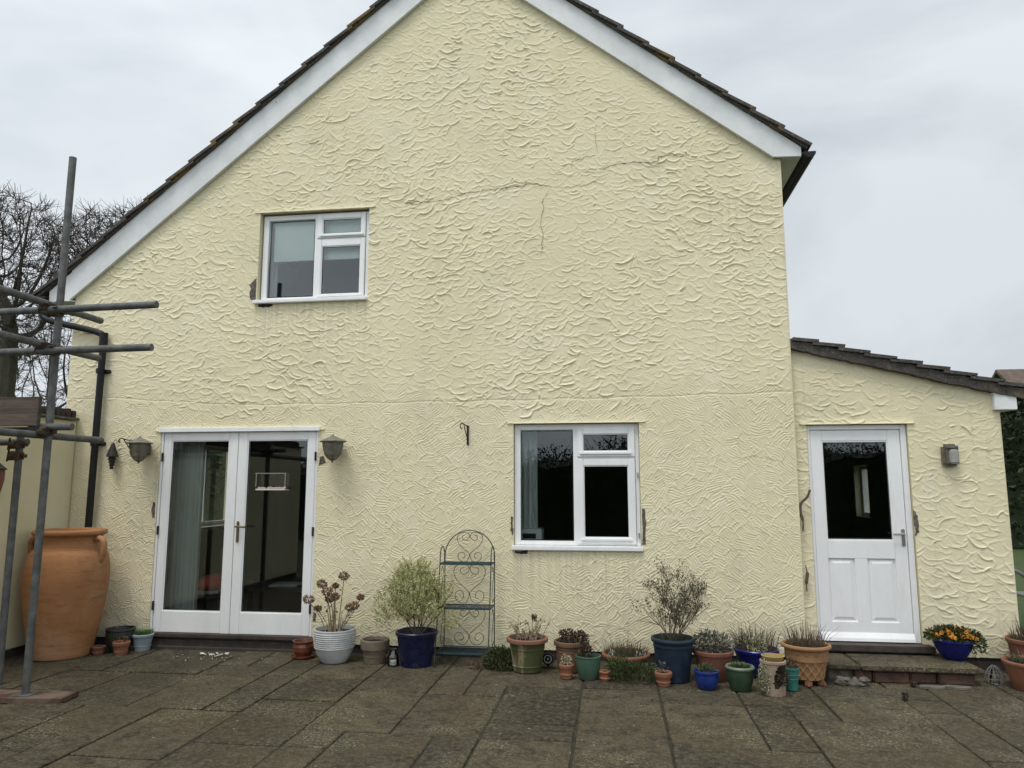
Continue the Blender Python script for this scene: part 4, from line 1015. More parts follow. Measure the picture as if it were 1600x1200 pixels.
# -- between french doors and rack
t = pot(-3.06, -.26, .068, .104, .165, M['g_oxblood'], 'dark red glazed pot on its saucer beside the french doors', prof=[(.001, .018), (.06, .018), (.072, .03), (.098, .07), (.102, .11), (.092, .14), (.104, .155), (.104, .165), (.094, .166), (.085, .14), (.08, .08)], soil=.03)
m = MB(); m.lathe([(.001, 0), (.095, 0), (.112, .012), (.116, .03), (.108, .031), (.10, .018), (.001, .016)], 32); m.build('saucer', M['g_oxblood'], t, True)
pw = [(.001, 0), (.112, 0), (.122, .006), (.155, .06), (.182, .13), (.194, .20), (.197, .25), (.194, .285), (.198, .300), (.194, .306), (.182, .304), (.176, .27), (.165, .15)]
P2 = []
for (r_, z_) in [(.001, 0), (.112, 0), (.122, .006), (.150, .05), (.170, .09), (.184, .13)]: P2.append((r_, z_))
z_ = .135
while z_ < .285:
    P2 += [(.186+.010*min(1, (z_-.13)/.1), z_), (.192+.010*min(1, (z_-.13)/.1), z_+.005), (.192+.010*min(1, (z_-.13)/.1), z_+.010), (.186+.010*min(1, (z_-.13)/.1), z_+.015)]; z_ += .019
P2 += [(.194, .292), (.201, .298), (.199, .308), (.186, .308), (.180, .28), (.165, .15)]
H_ = pot(-2.70, -.37, .12, .20, .305, M['g_white'], 'ribbed grey-white glazed pot holding a dried hydrangea', name='potted_hydrangea', cat='potted plant', prof=P2, soil=.035)
r = random.Random(21); ms = MB(); mf = MB(); ml_ = MB()
heads = [(-.26, -.05, .30, .052), (-.155, .02, .44, .048), (.075, 0, .52, .050), (.0, -.04, .33, .046), (-.085, -.02, .38, .050), (-.07, .03, .30, .045), (.20, -.05, .25, .045), (.13, .03, .22, .04), (.24, .02, .32, .03), (-.03, .05, .42, .028), (-.20, .05, .2, .03)]
for (hx, hy, hz_, hr) in heads:
    b = (hx*.25+r.uniform(-.03, .03), hy*.4, .27)
    mid = (hx*.55+r.uniform(-.02, .02), hy*.6, .27+hz_*.45)
    ms.tube(spline([b, mid, (hx, hy, .27+hz_)], 5), [.0060]*4+[.0045]*7, 6)
    for _ in range(170):
        v = Vector((r.gauss(0, 1), r.gauss(0, 1), r.gauss(0, 1))).normalized(); v.z *= .72
        mf.leaf(Vector((hx, hy, .28+hz_))+v*hr*r.uniform(.55, 1), v+Vector((r.uniform(-.9, .9), r.uniform(-.9, .9), r.uniform(-.9, .9))), .019, .017, r)
    for _ in range(4): ml_.leaf((b[0]+(hx-b[0])*.6, b[1]+(hy-b[1])*.6, .27+hz_*r.uniform(.3, .8)), (r.uniform(-1, 1), r.uniform(-1, 1), r.uniform(-.3, .6)), .035, .015, r)
for k in range(16):
    a = r.uniform(0, 2*PI); q = r.uniform(.01, .09); ms.tube([(q*math.cos(a), q*math.sin(a), .26), (q*1.5*math.cos(a), q*1.5*math.sin(a), .27+r.uniform(.08, .24))], [.005, .003], 5)
ms.build('stems', M['straw'], H_); mf.build('flower_heads', M['l_hydr'], H_); ml_.build('leaves', M['l_olive'], H_)
Bq = pot(-2.30, -.36, .100, .137, .218, M['terra_grey'], 'grey-brown clay pot without a plant, left of the navy pot', rim=.014, rimh=.085, soil=.03)
# glass lantern/jar
t = thing('glass_jar', 'clear glass jar with a narrow neck squeezed between grey-brown and navy pots', 'jar', (-2.085, -.47, 0))
m = MB(); m.lathe([(.001, 0), (.05, 0), (.055, .01), (.055, .09), (.035, .12), (.028, .15), (.032, .158), (.026, .158), (.024, .13), (.048, .08), (.048, .01)], 20); m.build('jar_body', M['clear'], t, True)
m = MB(); m.lathe([(.001, .01), (.030, .012), (.032, .05), (.004, .052)], 14); m.build('candle', M['whiteplastic'], t)
Nv = pot(-1.88, -.41, .142, .200, .315, M['g_blue'], 'large navy blue glazed pot with a yellow-green variegated bush', name='potted_shrub', cat='potted plant', rim=.016, rimh=.035, soil=.035)
def shrub(t, z0, limbs, seed, rx, rz, zc, mat_stem, mat_leaf, nleaf, leafL, leafW, levels=3, rad=.010, shape=None, cx=0, stems_name='stems'):
    r = random.Random(seed); m = MB(); f = MB(); tips = []
    def inside(p, k=1.0): 
        v = Vector(((p.x-cx)/rx, p.y/rx, (p.z-zc)/rz)); return v.length < k
    def grow(p, d, l, rd, lv):
        n = 4; pts = [p.copy()]; rr_ = [rd]
        for i in range(n):
            d = (d+Vector((r.uniform(-.25, .25), r.uniform(-.25, .25), r.uniform(-.12, .22)))).normalized(); p = p+d*l/n; pts.append(p.copy()); rr_.append(rd*(1-.45*(i+1)/n))
            if lv <= 1: tips.append((p.copy(), d.copy()))
        m.tube(pts, rr_, 5 if lv > 1 else 3, caps=False)
        if lv > 0:
            for k in range(r.choice([3, 4]) if lv > 1 else 4):
                q = pts[r.randint(1, n)]; a = r.uniform(0, 2*PI); nd = (d+Vector((math.cos(a), math.sin(a), r.uniform(-.1, .6)))*r.uniform(.5, .9)).normalized()
                ll = l*r.uniform(.5, .75)
                if inside(q+nd*ll, 1.08): grow(q, nd, ll, rd*.55, lv-1)
    for k in range(limbs):
        a = 2*PI*k/limbs+r.uniform(-.4, .4); sp = r.uniform(.25, .9); d = Vector((math.cos(a)*sp, math.sin(a)*sp, 1)).normalized()
        grow(Vector((.02*math.cos(a), .02*math.sin(a), z0)), d, rz*r.uniform(.75, 1.0), rad*r.uniform(.7, 1.1), levels)
    for _ in range(nleaf):
        if not tips: break
        p, d = r.choice(tips); q = p+Vector((r.gauss(0, .012), r.gauss(0, .012), r.gauss(0, .012)))
        f.leaf(q, d+Vector((r.uniform(-1, 1), r.uniform(-1, 1), r.uniform(-.6, 1))), leafL*r.uniform(.6, 1.3), leafW*r.uniform(.7, 1.2), r)
    m.build(stems_name, mat_stem, t); f.build('foliage', mat_leaf, t); return tips
# variegated bush: pear-shaped, wide skirts
shrub(Nv, .27, 8, 5, .34, .34, .55, M['stem'], M['l_varieg'], 3600, .026, .012, 3, .0065)
r = random.Random(6); f = MB()
for _ in range(520):
    u = r.random()**1.1; zz = .40+.50*u; rad_ = .05+.26*math.sin(min(1, (1-u)*1.3+.10)*PI/2)*(1 if u > .2 else .7+u*1.5); a = r.uniform(0, 2*PI); q = rad_*math.sqrt(r.uniform(.1, 1))*(1+.25*math.sin(3*a+zz*9))
    p = Vector((q*math.cos(a)*1.05-.02, q*math.sin(a)*.85, zz)); d = Vector((math.cos(a)*r.uniform(.1, .9), math.sin(a)*r.uniform(.1, .9), r.uniform(.35, 1.3))).normalized(); L_ = r.uniform(.05, .13)
    n_ = int(L_/.006)
    for k in range(n_):
        t_ = k/n_; b = k*2.4; side = Vector((math.cos(b), math.sin(b), .2))
        f.leaf(p+d*L_*t_, d*.8+side, .024*(1.1-.5*t_)*r.uniform(.8, 1.2), .012, r)
for _ in range(420):   # long low sprays
    a = r.choice([r.uniform(-.5, .35), r.uniform(PI-.5, PI+.4)]); q = r.uniform(.25, .40); f.leaf((q*math.cos(a), q*math.sin(a)*.6, .36+r.uniform(-.03, .14)), (math.cos(a), math.sin(a), .4), .024, .010, r)
f.build('leaves', M['l_varieg'], Nv)

# ------------------------------------------------------------------ wire plant stand
es = thing('wire_plant_stand', 'green wire plant stand with arched top, scrollwork and three shelves', 'plant stand', (-1.44, -.1, 0))
fx, bx_ = .25, .25
m = MB(); rW = .0046
arch = [(-bx_, .02, .0), (-bx_, .02, .98)]+[(-bx_*math.cos(PI*k/16), .02, .98+.25*math.sin(PI*k/16)) for k in range(1, 16)]+[(bx_, .02, .98), (bx_, .02, 0)]
m.tube(arch, .0055, 6); m.build('back_frame', M['iron'], es, True)
for sg in (-1, 1):
    m = MB(); x = sg*.25
    arc = [(x+sg*.005, -.38, .0), (x, -.30, .30), (x, -.19, .95)]+[(x, -.095-.095*math.cos(PI*k/10), .98+.10*math.sin(PI*k/10)) for k in range(0, 11)]+[(x, .0, .90)]
    m.tube(arc, .0055, 6); m.build('leg', M['iron'], es, True)
    m = MB()
    for zb_, dd in ((.53, .30), (.13, .34)):
        m.tube(spline([(x, -.03, zb_+.05), (x, -.08, zb_+.02), (x, -.13, zb_+.08), (x, -.09, zb_+.2), (x, -.04, zb_+.29), (x, -.09, zb_+.36), (x, -.13, zb_+.31)], 5), .003, 5)
    m.build('side_scroll', M['iron'], es, True)
    m = MB(); m.tube([(x, .02, .02), (x, -.395, .02)], .004, 5); m.build('foot_bar', M['iron'], es)
hp = [(.055, -.045), (.085, -.05), (.092, -.085), (.06, -.11), (.02, -.09), (.005, -.05), (.03, -.012), (.09, -.010), (.145, -.04), (.158, -.09), (.13, -.16), (.07, -.22), (.012, -.275), (.003, -.31), (.03, -.37), (.08, -.385), (.135, -.35), (.14, -.29), (.10, -.265), (.065, -.285), (.06, -.33), (.09, -.34)]
for ztop, hh, ww in ((.91, 1.0, 1), (.50, .96, 1), (1.215, .76, .82)):
    for sg in (-1, 1):
        m = MB(); m.tube(spline([(sg*a*ww, .02, ztop+b*hh) for a, b in hp], 5), .0032, 5); m.build('scroll', M['iron'], es, True)
for z, dp_ in ((.92, .19), (.512, .24), (.115, .30)):
    m = MB()
    m.box(-.25, .25, -dp_-.003, -dp_+.003, z-.009, z+.009); m.box(-.25, .25, .012, .016, z-.005, z+.005); m.box(-.252, -.246, -dp_, .01, z-.008, z+.008); m.box(.246, .252, -dp_, .01, z-.008, z+.008)
    for k in range(6):
        yy = -dp_+.03+k*(dp_-.02)/6; m.box(-.248, .248, yy-.0016, yy+.0016, z-.002, z+.002)
    m.build('shelf', M['shelfmetal'], es)

# ------------------------------------------------------------------ right row
cr_ = thing('creeping_ivy', 'low green ivy clump on the paving between plant stand and mossy pot', 'plant', (-1.07, -.42, 0))
leafball(cr_, (0, 0, .07), .17, .13, .12, 1500, .026, .020, M['l_dark'], 2, 'foliage', surf=.1)
tuft(cr_, .13, 0, 30, .06, .14, .004, M['stem'], .9, 3, 'stems')
Ms = pot(-.82, -.48, .124, .192, .30, M['terra_old'], 'big green-stained terracotta pot with brown rim and withered stalks', name='plant_pot', rim=.022, rimh=.038, rimmat=M['terra_rim'], soil=.03,
         prof=[(.001, 0), (.118, 0), (.126, .008), (.132, .05), (.137, .052), (.137, .060), (.134, .064), (.155, .20), (.160, .203), (.160, .211), (.157, .215), (.168, .262), (.15, .262), (.14, .1)])
r = random.Random(9); m = MB(); f = MB()
for k in range(34):
    a = r.uniform(0, 2*PI); q = r.uniform(.02, .13); p0 = Vector((q*math.cos(a), q*math.sin(a)*.8, .27)); d = Vector((math.cos(a)*r.uniform(0, .7), math.sin(a)*.3, 1)).normalized(); l = r.uniform(.06, .25)
    p1 = p0+d*l*.5+Vector((r.uniform(-.02, .02), 0, 0)); p2 = p0+d*l+Vector((r.uniform(-.03, .03), 0, 0)); m.tube([p0, p1, p2], [.0040, .003, .002], 4)
    for _ in range(r.choice([1, 2, 4])): f.leaf(p0+(p2-p0)*r.uniform(.5, 1), (r.uniform(-1, 1), r.uniform(-1, 1), -.8), .03, .012, r)
m.tube([(.055, 0, .27), (.045, 0, .42), (.065, 0, .50)], [.005, .004, .004], 5)
for _ in range(26): f.leaf((.065+r.uniform(-.02, .02), r.uniform(-.02, .02), .50+r.uniform(-.03, .01)), (r.uniform(-.6, .6), r.uniform(-.4, .4), -1), .05, .014, r)
m.build('stems', M['straw'], Ms); f.build('withered_leaves', M['l_brown'], Ms)
# round solar light
t = thing('solar_spotlight', 'small round dark solar light lying against the wall by the mossy pot', 'garden light', (-.645, -.33, .075))
m = MB(); m.lathe([(.001, -.015), (.045, -.015), (.052, -.005), (.052, .02), (.046, .024), (.042, .012), (.001, .012)], 24); o = m.build('housing', M['black'], t, True); o.rotation_euler.x = R(80)
m = MB(); m.lathe([(.034, .013), (.036, .017), (.030, .017), (.029, .013)], 24); m.lathe([(.001, .02), (.008, .016), (.009, .013)], 12); o = m.build('lens_ring', M['bulb'], t, True); o.rotation_euler.x = R(80)
m = MB(); m.tube([(0, .02, -.07), (0, .02, .0)], .01, 6); m.build('spike', M['black'], t)
pB = pot(-.43, -.41, .108, .153, .265, M['terra_brown'], 'brown terracotta pot with grooved sides and dark red succulent', name='potted_succulent', cat='potted plant', soil=.03,
         prof=[(.001, 0), (.100, 0), (.108, .006), (.128, .12), (.131, .17), (.134, .172), (.134, .180), (.131, .182), (.133, .195), (.136, .197), (.136, .204), (.133, .207), (.135, .222), (.150, .226), (.154, .24), (.152, .262), (.14, .266), (.132, .255), (.12, .15)])
leafball(pB, (-.03, 0, .30), .07, .08, .06, 420, .024, .018, M['l_purple'], 3, surf=.1)
leafball(pB, (.09, 0, .29), .05, .06, .055, 260, .024, .018, M['l_purple'], 4, 'foliage', surf=.1)
tuft(pB, .11, .24, 40, .04, .11, .006, M['stem'], .5, 4, 'stems')
tC = pot(-.45, -.70, .048, .067, .122, M['terra'], 'small terracotta pot with pale sprig before the brown grooved pot', rim=.008, rimh=.032, soil=.015)
leafball(tC, (0, 0, .15), .04, .04, .05, 130, .018, .012, M['l_cream'], 5, surf=.1)
tuft(tC, .03, .11, 12, .04, .09, .004, M['stem'], .6, 2, 'stems')
gp_ = pot(-.26, -.69, .073, .113, .195, M['g_green'], 'sage green glazed cup-shaped pot with dark succulent', name='potted_succulent', cat='potted plant', rimmat=None,
          prof=[(.001, 0), (.066, 0), (.074, .006), (.092, .05), (.104, .10), (.108, .15), (.110, .185), (.114, .19), (.113, .198), (.104, .200), (.099, .18), (.09, .09)], soil=.025)
leafball(gp_, (-.02, .02, .22), .06, .06, .05, 300, .022, .016, M['l_purple'], 6, surf=.1)
leafball(gp_, (-.03, .06, .28), .035, .04, .09, 200, .022, .016, M['l_purple'], 7, 'foliage', surf=.1)
bw = pot(.07, -.30, .135, .222, .150, M['terra_brown'], 'wide terracotta bowl with small white flowers and brown stalks', name='planted_bowl', cat='potted plant', rim=.016, rimh=.035, rimmat=M['terra'], soil=.02)
tuft(bw, .19, .12, 330, .03, .15, .005, M['l_olive'], .5, 8); tuft(bw, .19, .12, 60, .08, .24, .0035, M['stem'], .5, 9, 'stems')
f = MB(); r = random.Random(3)
for (cx, cy) in ((-.13, -.1), (-.15, -.06), (.13, -.1), (.16, -.07), (-.11, -.12), (.10, -.13)):
    for _ in range(7): f.leaf((cx+r.uniform(-.015, .015), cy, .15+r.uniform(0, .05)), (r.uniform(-.3, .3), r.uniform(-.3, .3), -1), .024, .013, r)
f.build('white_flowers', M['l_white'], bw)
hid = pot(-.115, -.74, .038, .05, .085, M['terra'], 'tiny terracotta pot half hidden by the green creeping clump', rim=.006, rimh=.02, soil=.012)
gc = thing('creeping_shrub', 'low feathery green clump spreading over the paving before the wide bowl', 'plant', (.13, -.72, 0))
leafball(gc, (0, 0, .05), .23, .14, .10, 2200, .034, .008, M['l_dark'], 12, 'foliage', surf=.05, up=.6)
leafball(gc, (-.13, .06, .10), .10, .10, .10, 700, .034, .008, M['l_mid'], 13, 'foliage', surf=.05, up=.6)
tuft(gc, .2, 0, 90, .06, .16, .003, M['stem'], .8, 14, 'stems')
tD = pot(.375, -.83, .053, .074, .115, M['terra'], 'small bright terracotta pot with a grey succulent before the petrol blue pot', rim=.008, rimh=.038, soil=.015)
leafball(tD, (-.01, 0, .15), .045, .035, .045, 70, .022, .012, M['l_silver'], 5, surf=.1); tuft(tD, .02, .1, 7, .04, .08, .006, M['l_silver'], .7, 2, 'stems')
t = thing('glass_jar', 'small clear glass jar left of the petrol blue pot', 'jar', (.30, -.50, 0))
m = MB(); m.lathe([(.001, 0), (.038, 0), (.042, .008), (.042, .075), (.034, .09), (.036, .10), (.030, .10), (.036, .07), (.036, .01)], 20); m.build('jar_body', M['clear'], t, True)
bb_ = pot(.475, -.64, .132, .187, .362, M['g_teal'], 'tallest pot, petrol blue, with a bare twiggy azalea', name='potted_shrub', cat='potted plant', soil=.035,
          prof=[(.001, 0), (.126, 0), (.133, .008), (.158, .2), (.166, .285), (.172, .29), (.172, .305), (.168, .31), (.170, .325), (.186, .33), (.190, .345), (.186, .36), (.174, .363), (.165, .34), (.15, .2)])
shrub(bb_, .32, 9, 14, .33, .36, .66, M['twig'], M['l_olive'], 2300, .021, .010, 4, .0056)
tuft(bb_, .13, .32, 160, .03, .08, .006, M['l_dark'], .7, 8, 'underplanting')
Ee = pot(.82, -.57, .118, .177, .255, M['terra_dark'], 'dark red terracotta pot with silvery grey foliage', name='potted_plant', cat='potted plant', rim=.014, rimh=.035, soil=.02)
leafball(Ee, (0, 0, .29), .17, .14, .10, 800, .042, .013, M['l_silver'], 15, surf=.1); leafball(Ee, (-.05, 0, .32), .15, .12, .09, 200, .028, .010, M['l_olive'], 16, surf=.1)
tuft(Ee, .14, .22, 90, .08, .24, .005, M['stem'], .9, 17, 'stems')
bp = pot(.725, -.88, .065, .103, .150, M['g_bright'], 'small bright blue glazed pot with green tuft, front of the row', name='potted_plant', cat='potted plant', soil=.02,
         prof=[(.001, 0), (.060, 0), (.067, .006), (.086, .04), (.099, .09), (.096, .12), (.104, .132), (.105, .147), (.096, .151), (.089, .135), (.085, .08)])
leafball(bp, (0, 0, .155), .07, .07, .04, 260, .026, .010, M['l_mid'], 18, surf=.05, up=.8)
Ff = pot(1.22, -.36, .125, .198, .235, M['g_cobalt'], 'wide cobalt blue pot with heather at the back of the row', name='potted_heather', cat='potted plant', rim=.012, rimh=.03, soil=.02)
tuft(Ff, .17, .2, 230, .10, .31, .006, M['stem'], .7, 19, 'stems'); leafball(Ff, (-.05, 0, .26), .15, .12, .08, 500, .022, .008, M['l_mid'], 20, surf=.05)
leafball(Ff, (.0, -.1, .27), .09, .08, .08, 420, .024, .012, M['l_cream'], 21, 'foliage', surf=.05)
G2 = pot(.995, -.88, .077, .120, .195, M['g_dgreen'], 'dark green glazed pot with pale rim in the front row', name='potted_plant', cat='potted plant', rim=.012, rimh=.024, rimmat=M['g_grim'], soil=.015,
         prof=[(.001, 0), (.070, 0), (.078, .006), (.098, .06), (.110, .12), (.110, .17), (.100, .17), (.095, .08)])
leafball(G2, (0, 0, .185), .085, .085, .025, 260, .022, .010, M['l_mid'], 22, surf=.05, up=.6)
# strawberry-planter like clay pipe with hole
t = thing('broken_clay_planter', 'lime-streaked tall clay planter with a yellow mouth and a dark side opening', 'planter', (1.245, -.96, 0), 'plant pots along the house wall')
m = MB(); hole = []
prof = [(.088, .0), (.092, .006), (.095, .10), (.098, .2), (.10, .24)]
nn = 48; vs = []; fs = []
zs_ = [i*.24/20 for i in range(21)]
for z in zs_:
    for j in range(nn):
        a = 2*PI*j/nn; vs.append(((.088+.012*z/.24)*math.cos(a), (.088+.012*z/.24)*math.sin(a), z))
for i in range(20):
    for j in range(nn):
        a = 2*PI*(j+.5)/nn; z = (i+.5)*.012
        da = (a-(2*PI-1.15)); z0_ = .165
        if (da/.62)**2+((z-z0_-.10*da)/.088)**2 < 1: continue
        fs.append((i*nn+j, i*nn+(j+1) % nn, (i+1)*nn+(j+1) % nn, (i+1)*nn+j))
m.add(vs, fs); m.lathe([(.100, .238), (.104, .246), (.103, .262), (.092, .268), (.086, .258), (.088, .235)], 48); m.build('pot', M['limewash'], t, True)
m = MB(); m.lathe([(.080, .0), (.084, .12), (.086, .258)], 30); m.build('inner_wall', M['soil'], t, True)
m = MB(); m.tube(spline([(.0, -.02, .25), (.0, -.025, .285), (.02, -.03, .305), (.055, -.03, .30), (.075, -.035, .27), (.07, -.05, .22)], 4), [.04, .046, .05, .05, .045]*4+[.04], 12) if False else None
m.lathe([(.070, .255), (.085, .285), (.090, .30), (.080, .302), (.066, .27)], 28); m.build('mouth_ring', M['clayyellow'], t, True)
leafball(t, (.05, -.075, .16), .045, .035, .07, 260, .024, .014, M['l_purple'], 23, 'dark_foliage', surf=.0)
f_ = leafball(t, (-.075, -.06, .15), .05, .05, .13, 330, .016, .011, M['l_cream'], 24, 'trailing_flowers', surf=.0); leafball(t, (-.09, -.05, .12), .05, .05, .12, 200, .020, .012, M['l_dark'], 25, 'trailing_leaves', surf=.0)
Tq = pot(1.415, -.82, .047, .063, .180, M['g_turq'], 'small turquoise banded pot between clay planter and lattice pot', name='potted_plant', cat='potted plant', soil=.02,
         prof=[(.001, 0), (.042, 0), (.048, .006), (.052, .07), (.055, .09), (.057, .093), (.055, .097), (.057, .12), (.060, .123), (.058, .127), (.060, .16), (.064, .165), (.064, .178), (.057, .181), (.053, .16), (.05, .09)])
leafball(Tq, (0, 0, .20), .045, .045, .04, 80, .03, .014, M['l_brown'], 26, surf=.0, up=.8); tuft(Tq, .03, .16, 12, .05, .1, .006, M['l_brown'], .6, 27, 'stems')
def lattice(r, z, a):
    if z < .02 or z > .245: return r
    k = 14; u = (a*k/(2*PI)+z*11) % 1; v = (a*k/(2*PI)-z*11) % 1
    e = min(abs(u-.5), .5)*0; d1 = abs(u-.5); d2 = abs(v-.5)
    return r+.0048*math.exp(-(d1/.12)**2)+.0048*math.exp(-(d2/.12)**2)
Lt = thing('lattice_pot', 'large buff terracotta pot with diamond lattice relief standing on clay feet', 'plant pot', (1.60, -.57, 0), 'plant pots along the house wall')
m = MB(); pr = [(.001, .045), (.124, .045), (.131, .050)]+[(.131+.045*i/30, .055+.225*i/30) for i in range(31)]+[(.18, .285), (.184, .292), (.200, .296), (.206, .310), (.202, .324), (.188, .328), (.178, .318), (.17, .2)]
m.lathe(pr, 168, fn=lambda r, z, a: lattice(r, z-.03, a)); m.build('pot', M['terra_buff'], Lt, True)
for a in (-1.75, -.65, .8, 2.4):
    m = MB(); m.box(-.03, .03, -.022, .022, 0, .046, .008); m.box(-.014, .014, -.04, -.018, .0, .03, .006); o = m.build('foot', M['terra'], Lt); o.location = (.115*math.cos(a), .115*math.sin(a), 0); o.rotation_euler.z = a+PI/2
m = MB(); m.disc(.175, .295, 28, rnd=random.Random(2), jit=.01); m.build('soil', M['soil'], Lt)
tuft(Lt, .14, .28, 170, .08, .27, .006, M['stem'], .7, 28, 'stems'); leafball(Lt, (0, 0, .31), .15, .13, .04, 300, .022, .006, M['l_brown'], 29, 'withered_leaves', surf=.05, up=.8)
bh_ = pot(1.74, -.18, .058, .087, .21, M['terra_brown'], 'small brown clay pot tucked behind the lattice pot', rim=.01, rimh=.03, soil=.02); bh_.location.z = .0
bh_.location.y = -.22; bh_.location.z = .0
# pansy bowl on the step
Pb = thing('pansy_bowl', 'cobalt blue bowl of orange pansies standing on the stone step', 'potted plant', (2.955, -.15, .142), 'plant pots along the house wall')
m = MB(); m.lathe([(.001, 0), (.075, 0), (.083, .006), (.115, .05), (.145, .10), (.163, .155), (.172, .165), (.171, .178), (.160, .18), (.150, .16), (.12, .08)], 44); m.build('pot', M['g_cobalt'], Pb, True)
m = MB(); m.disc(.150, .155, 26, rnd=random.Random(5), jit=.01); m.build('soil', M['soil'], Pb)
leafball(Pb, (0, 0, .20), .22, .17, .07, 1500, .034, .020, M['l_dark'], 31, surf=.05); leafball(Pb, (.16, -.04, .15), .09, .08, .08, 300, .034, .018, M['l_mid'], 32, 'foliage', surf=.05)
r = random.Random(15)
for _ in range(34):
    f = MB()
    a = r.uniform(0, 2*PI); q = math.sqrt(r.random()); c = Vector((q*.19*math.cos(a), q*.14*math.sin(a)-.03, .25-.05*q*q+r.uniform(-.012, .025)))
    nrm = Vector((r.uniform(-.5, .5), -1, r.uniform(-.1, .8))).normalized(); x = nrm.cross(Vector((0, 0, 1))).normalized(); y = x.cross(nrm)
    for k in range(5):
        b = PI/2+2*PI*k/5; d = x*math.cos(b)+y*math.sin(b); e = x*(-math.sin(b))+y*math.cos(b)
        f.add([c, c+d*.012+e*.011, c+d*.023+e*.006+nrm*.003, c+d*.023-e*.006+nrm*.003, c+d*.012-e*.011], [(0, 1, 2, 3, 4)])
    f.build('pansy_flower', M['l_orange'], Pb)
# right edge pots
U1 = pot(3.60, -.14, .125, .192, .335, M['terra_dark'], 'upper terracotta pot with grassy stalks at the right photo edge', name='plant_pot', cat='plant pot', rim=.014, rimh=.035, soil=.02)
tuft(U1, .16, .31, 130, .05, .16, .008, M['l_olive'], .9, 40); tuft(U1, .15, .31, 45, .12, .36, .005, M['stem'], .5, 41, 'stems')
U2 = pot(3.39, -.55, .145, .215, .232, M['terra'], 'wide low terracotta pot in front at the right photo edge', name='plant_pot', cat='plant pot', rim=.012, rimh=.028, soil=.02)
tuft(U2, .17, .21, 120, .03, .10, .010, M['l_olive'], .9, 42); leafball(U2, (0, 0, .22), .17, .15, .03, 200, .03, .014, M['l_dark'], 43, surf=.05)
t = thing('wire_basket', 'small wire and glass lantern on the paving right of the stone step', 'garden lantern', (3.17, -.38, 0))
m = MB()
for k in range(12):
    a = 2*PI*k/12; m.tube(spline([(.05*math.cos(a), .05*math.sin(a), .003), (.075*math.cos(a), .075*math.sin(a), .05), (.05*math.cos(a), .05*math.sin(a), .11), (.012*math.cos(a), .012*math.sin(a), .15)], 4), .0022, 4)
for r_, z in ((.05, .004), (.073, .045), (.064, .085)): m.tube([(r_*math.cos(2*PI*k/20), r_*math.sin(2*PI*k/20), z) for k in range(21)], .0022, 4)
m.build('wire_cage', M['greybench'], t)
m = MB(); m.lathe([(.001, .004), (.034, .004), (.036, .05), (.022, .09), (.018, .12), (.014, .12), (.03, .05)], 16); m.build('glass_insert', M['clear'], t, True)

# paint flakes
r = random.Random(77); m = MB()
for _ in range(46):
    big = _ < 9
    x, y = (r.gauss(-3.99, .06), r.gauss(-.30, .03)) if _ < 26 else (r.gauss(-4.0, .26), r.gauss(-.42, .10))
    if y > -.12: y = -.2
    s_ = r.uniform(.018, .035) if big else r.uniform(.003, .009); n = 6; z = .008+(.008 if big else 0)
    tilt = r.uniform(-.3, .3); pts = [(s_*r.uniform(.6, 1)*math.cos(2*PI*i/n), s_*.7*r.uniform(.6, 1)*math.sin(2*PI*i/n)) for i in range(n)]
    o_ = len(m.v); m.add([(x+a, y+b, z+a*tilt+.004) for a, b in pts]+[(x+a, y+b, z+a*tilt) for a, b in pts], [tuple(range(n)), tuple(range(2*n-1, n-1, -1))]+[(i, i+n, (i+1) % n+n, (i+1) % n) for i in range(n)])
o = m.build('paint_flakes', M['flake']); o['kind'] = 'stuff'; o['label'] = 'scattered white paint flakes on the paving below the french doors'; o['category'] = 'paint flakes'
# moss and crumbs in the paving joints
r = random.Random(78); m = MB()
for _ in range(2600):
    a, b, c, d = r.choice(rects[:260]); x0, x1 = -.30+U*a, -.30+U*b; y1, y0 = -V_*c, -V_*d
    if y1 < -4.2 or x0 < -6 or x1 > 4.3: continue
    if r.random() < .5: x, y = r.choice([x0, x1]), r.uniform(y0, y1)
    else: x, y = r.uniform(x0, x1), r.choice([y0, y1])
    if y > -.05: continue
    if math.sin(x*5.3+1)*math.sin(y*6.1) < .1: continue
    m.leaf((x+r.gauss(0, .004), y+r.gauss(0, .004), -.008), (r.uniform(-.6, .6), r.uniform(-.6, .6), 1), r.uniform(.008, .022), .006, r)
o = m.build('joint_moss', M['l_mid']); o['kind'] = 'stuff'; o['label'] = 'small tufts of moss growing in the paving joints'; o['category'] = 'moss'
# small weeds and dead leaves along the wall foot
r = random.Random(79); m = MB()
for _ in range(420):
    x = r.uniform(-5, 3.6); y = -abs(r.gauss(0, .16 if _ % 3 else .5))-.06
    if _ > 110: x = r.gauss(-1.2, .15); y = r.uniform(-.5, -.1)
    m.leaf((x, y, .006), (r.uniform(-1, 1), r.uniform(-1, 1), .15), r.uniform(.012, .035), .014, r)
o = m.build('fallen_leaves', M['l_brown']); o['kind'] = 'stuff'; o['label'] = 'little brown leaf scraps scattered on the paving below the wall'; o['category'] = 'dead leaves'

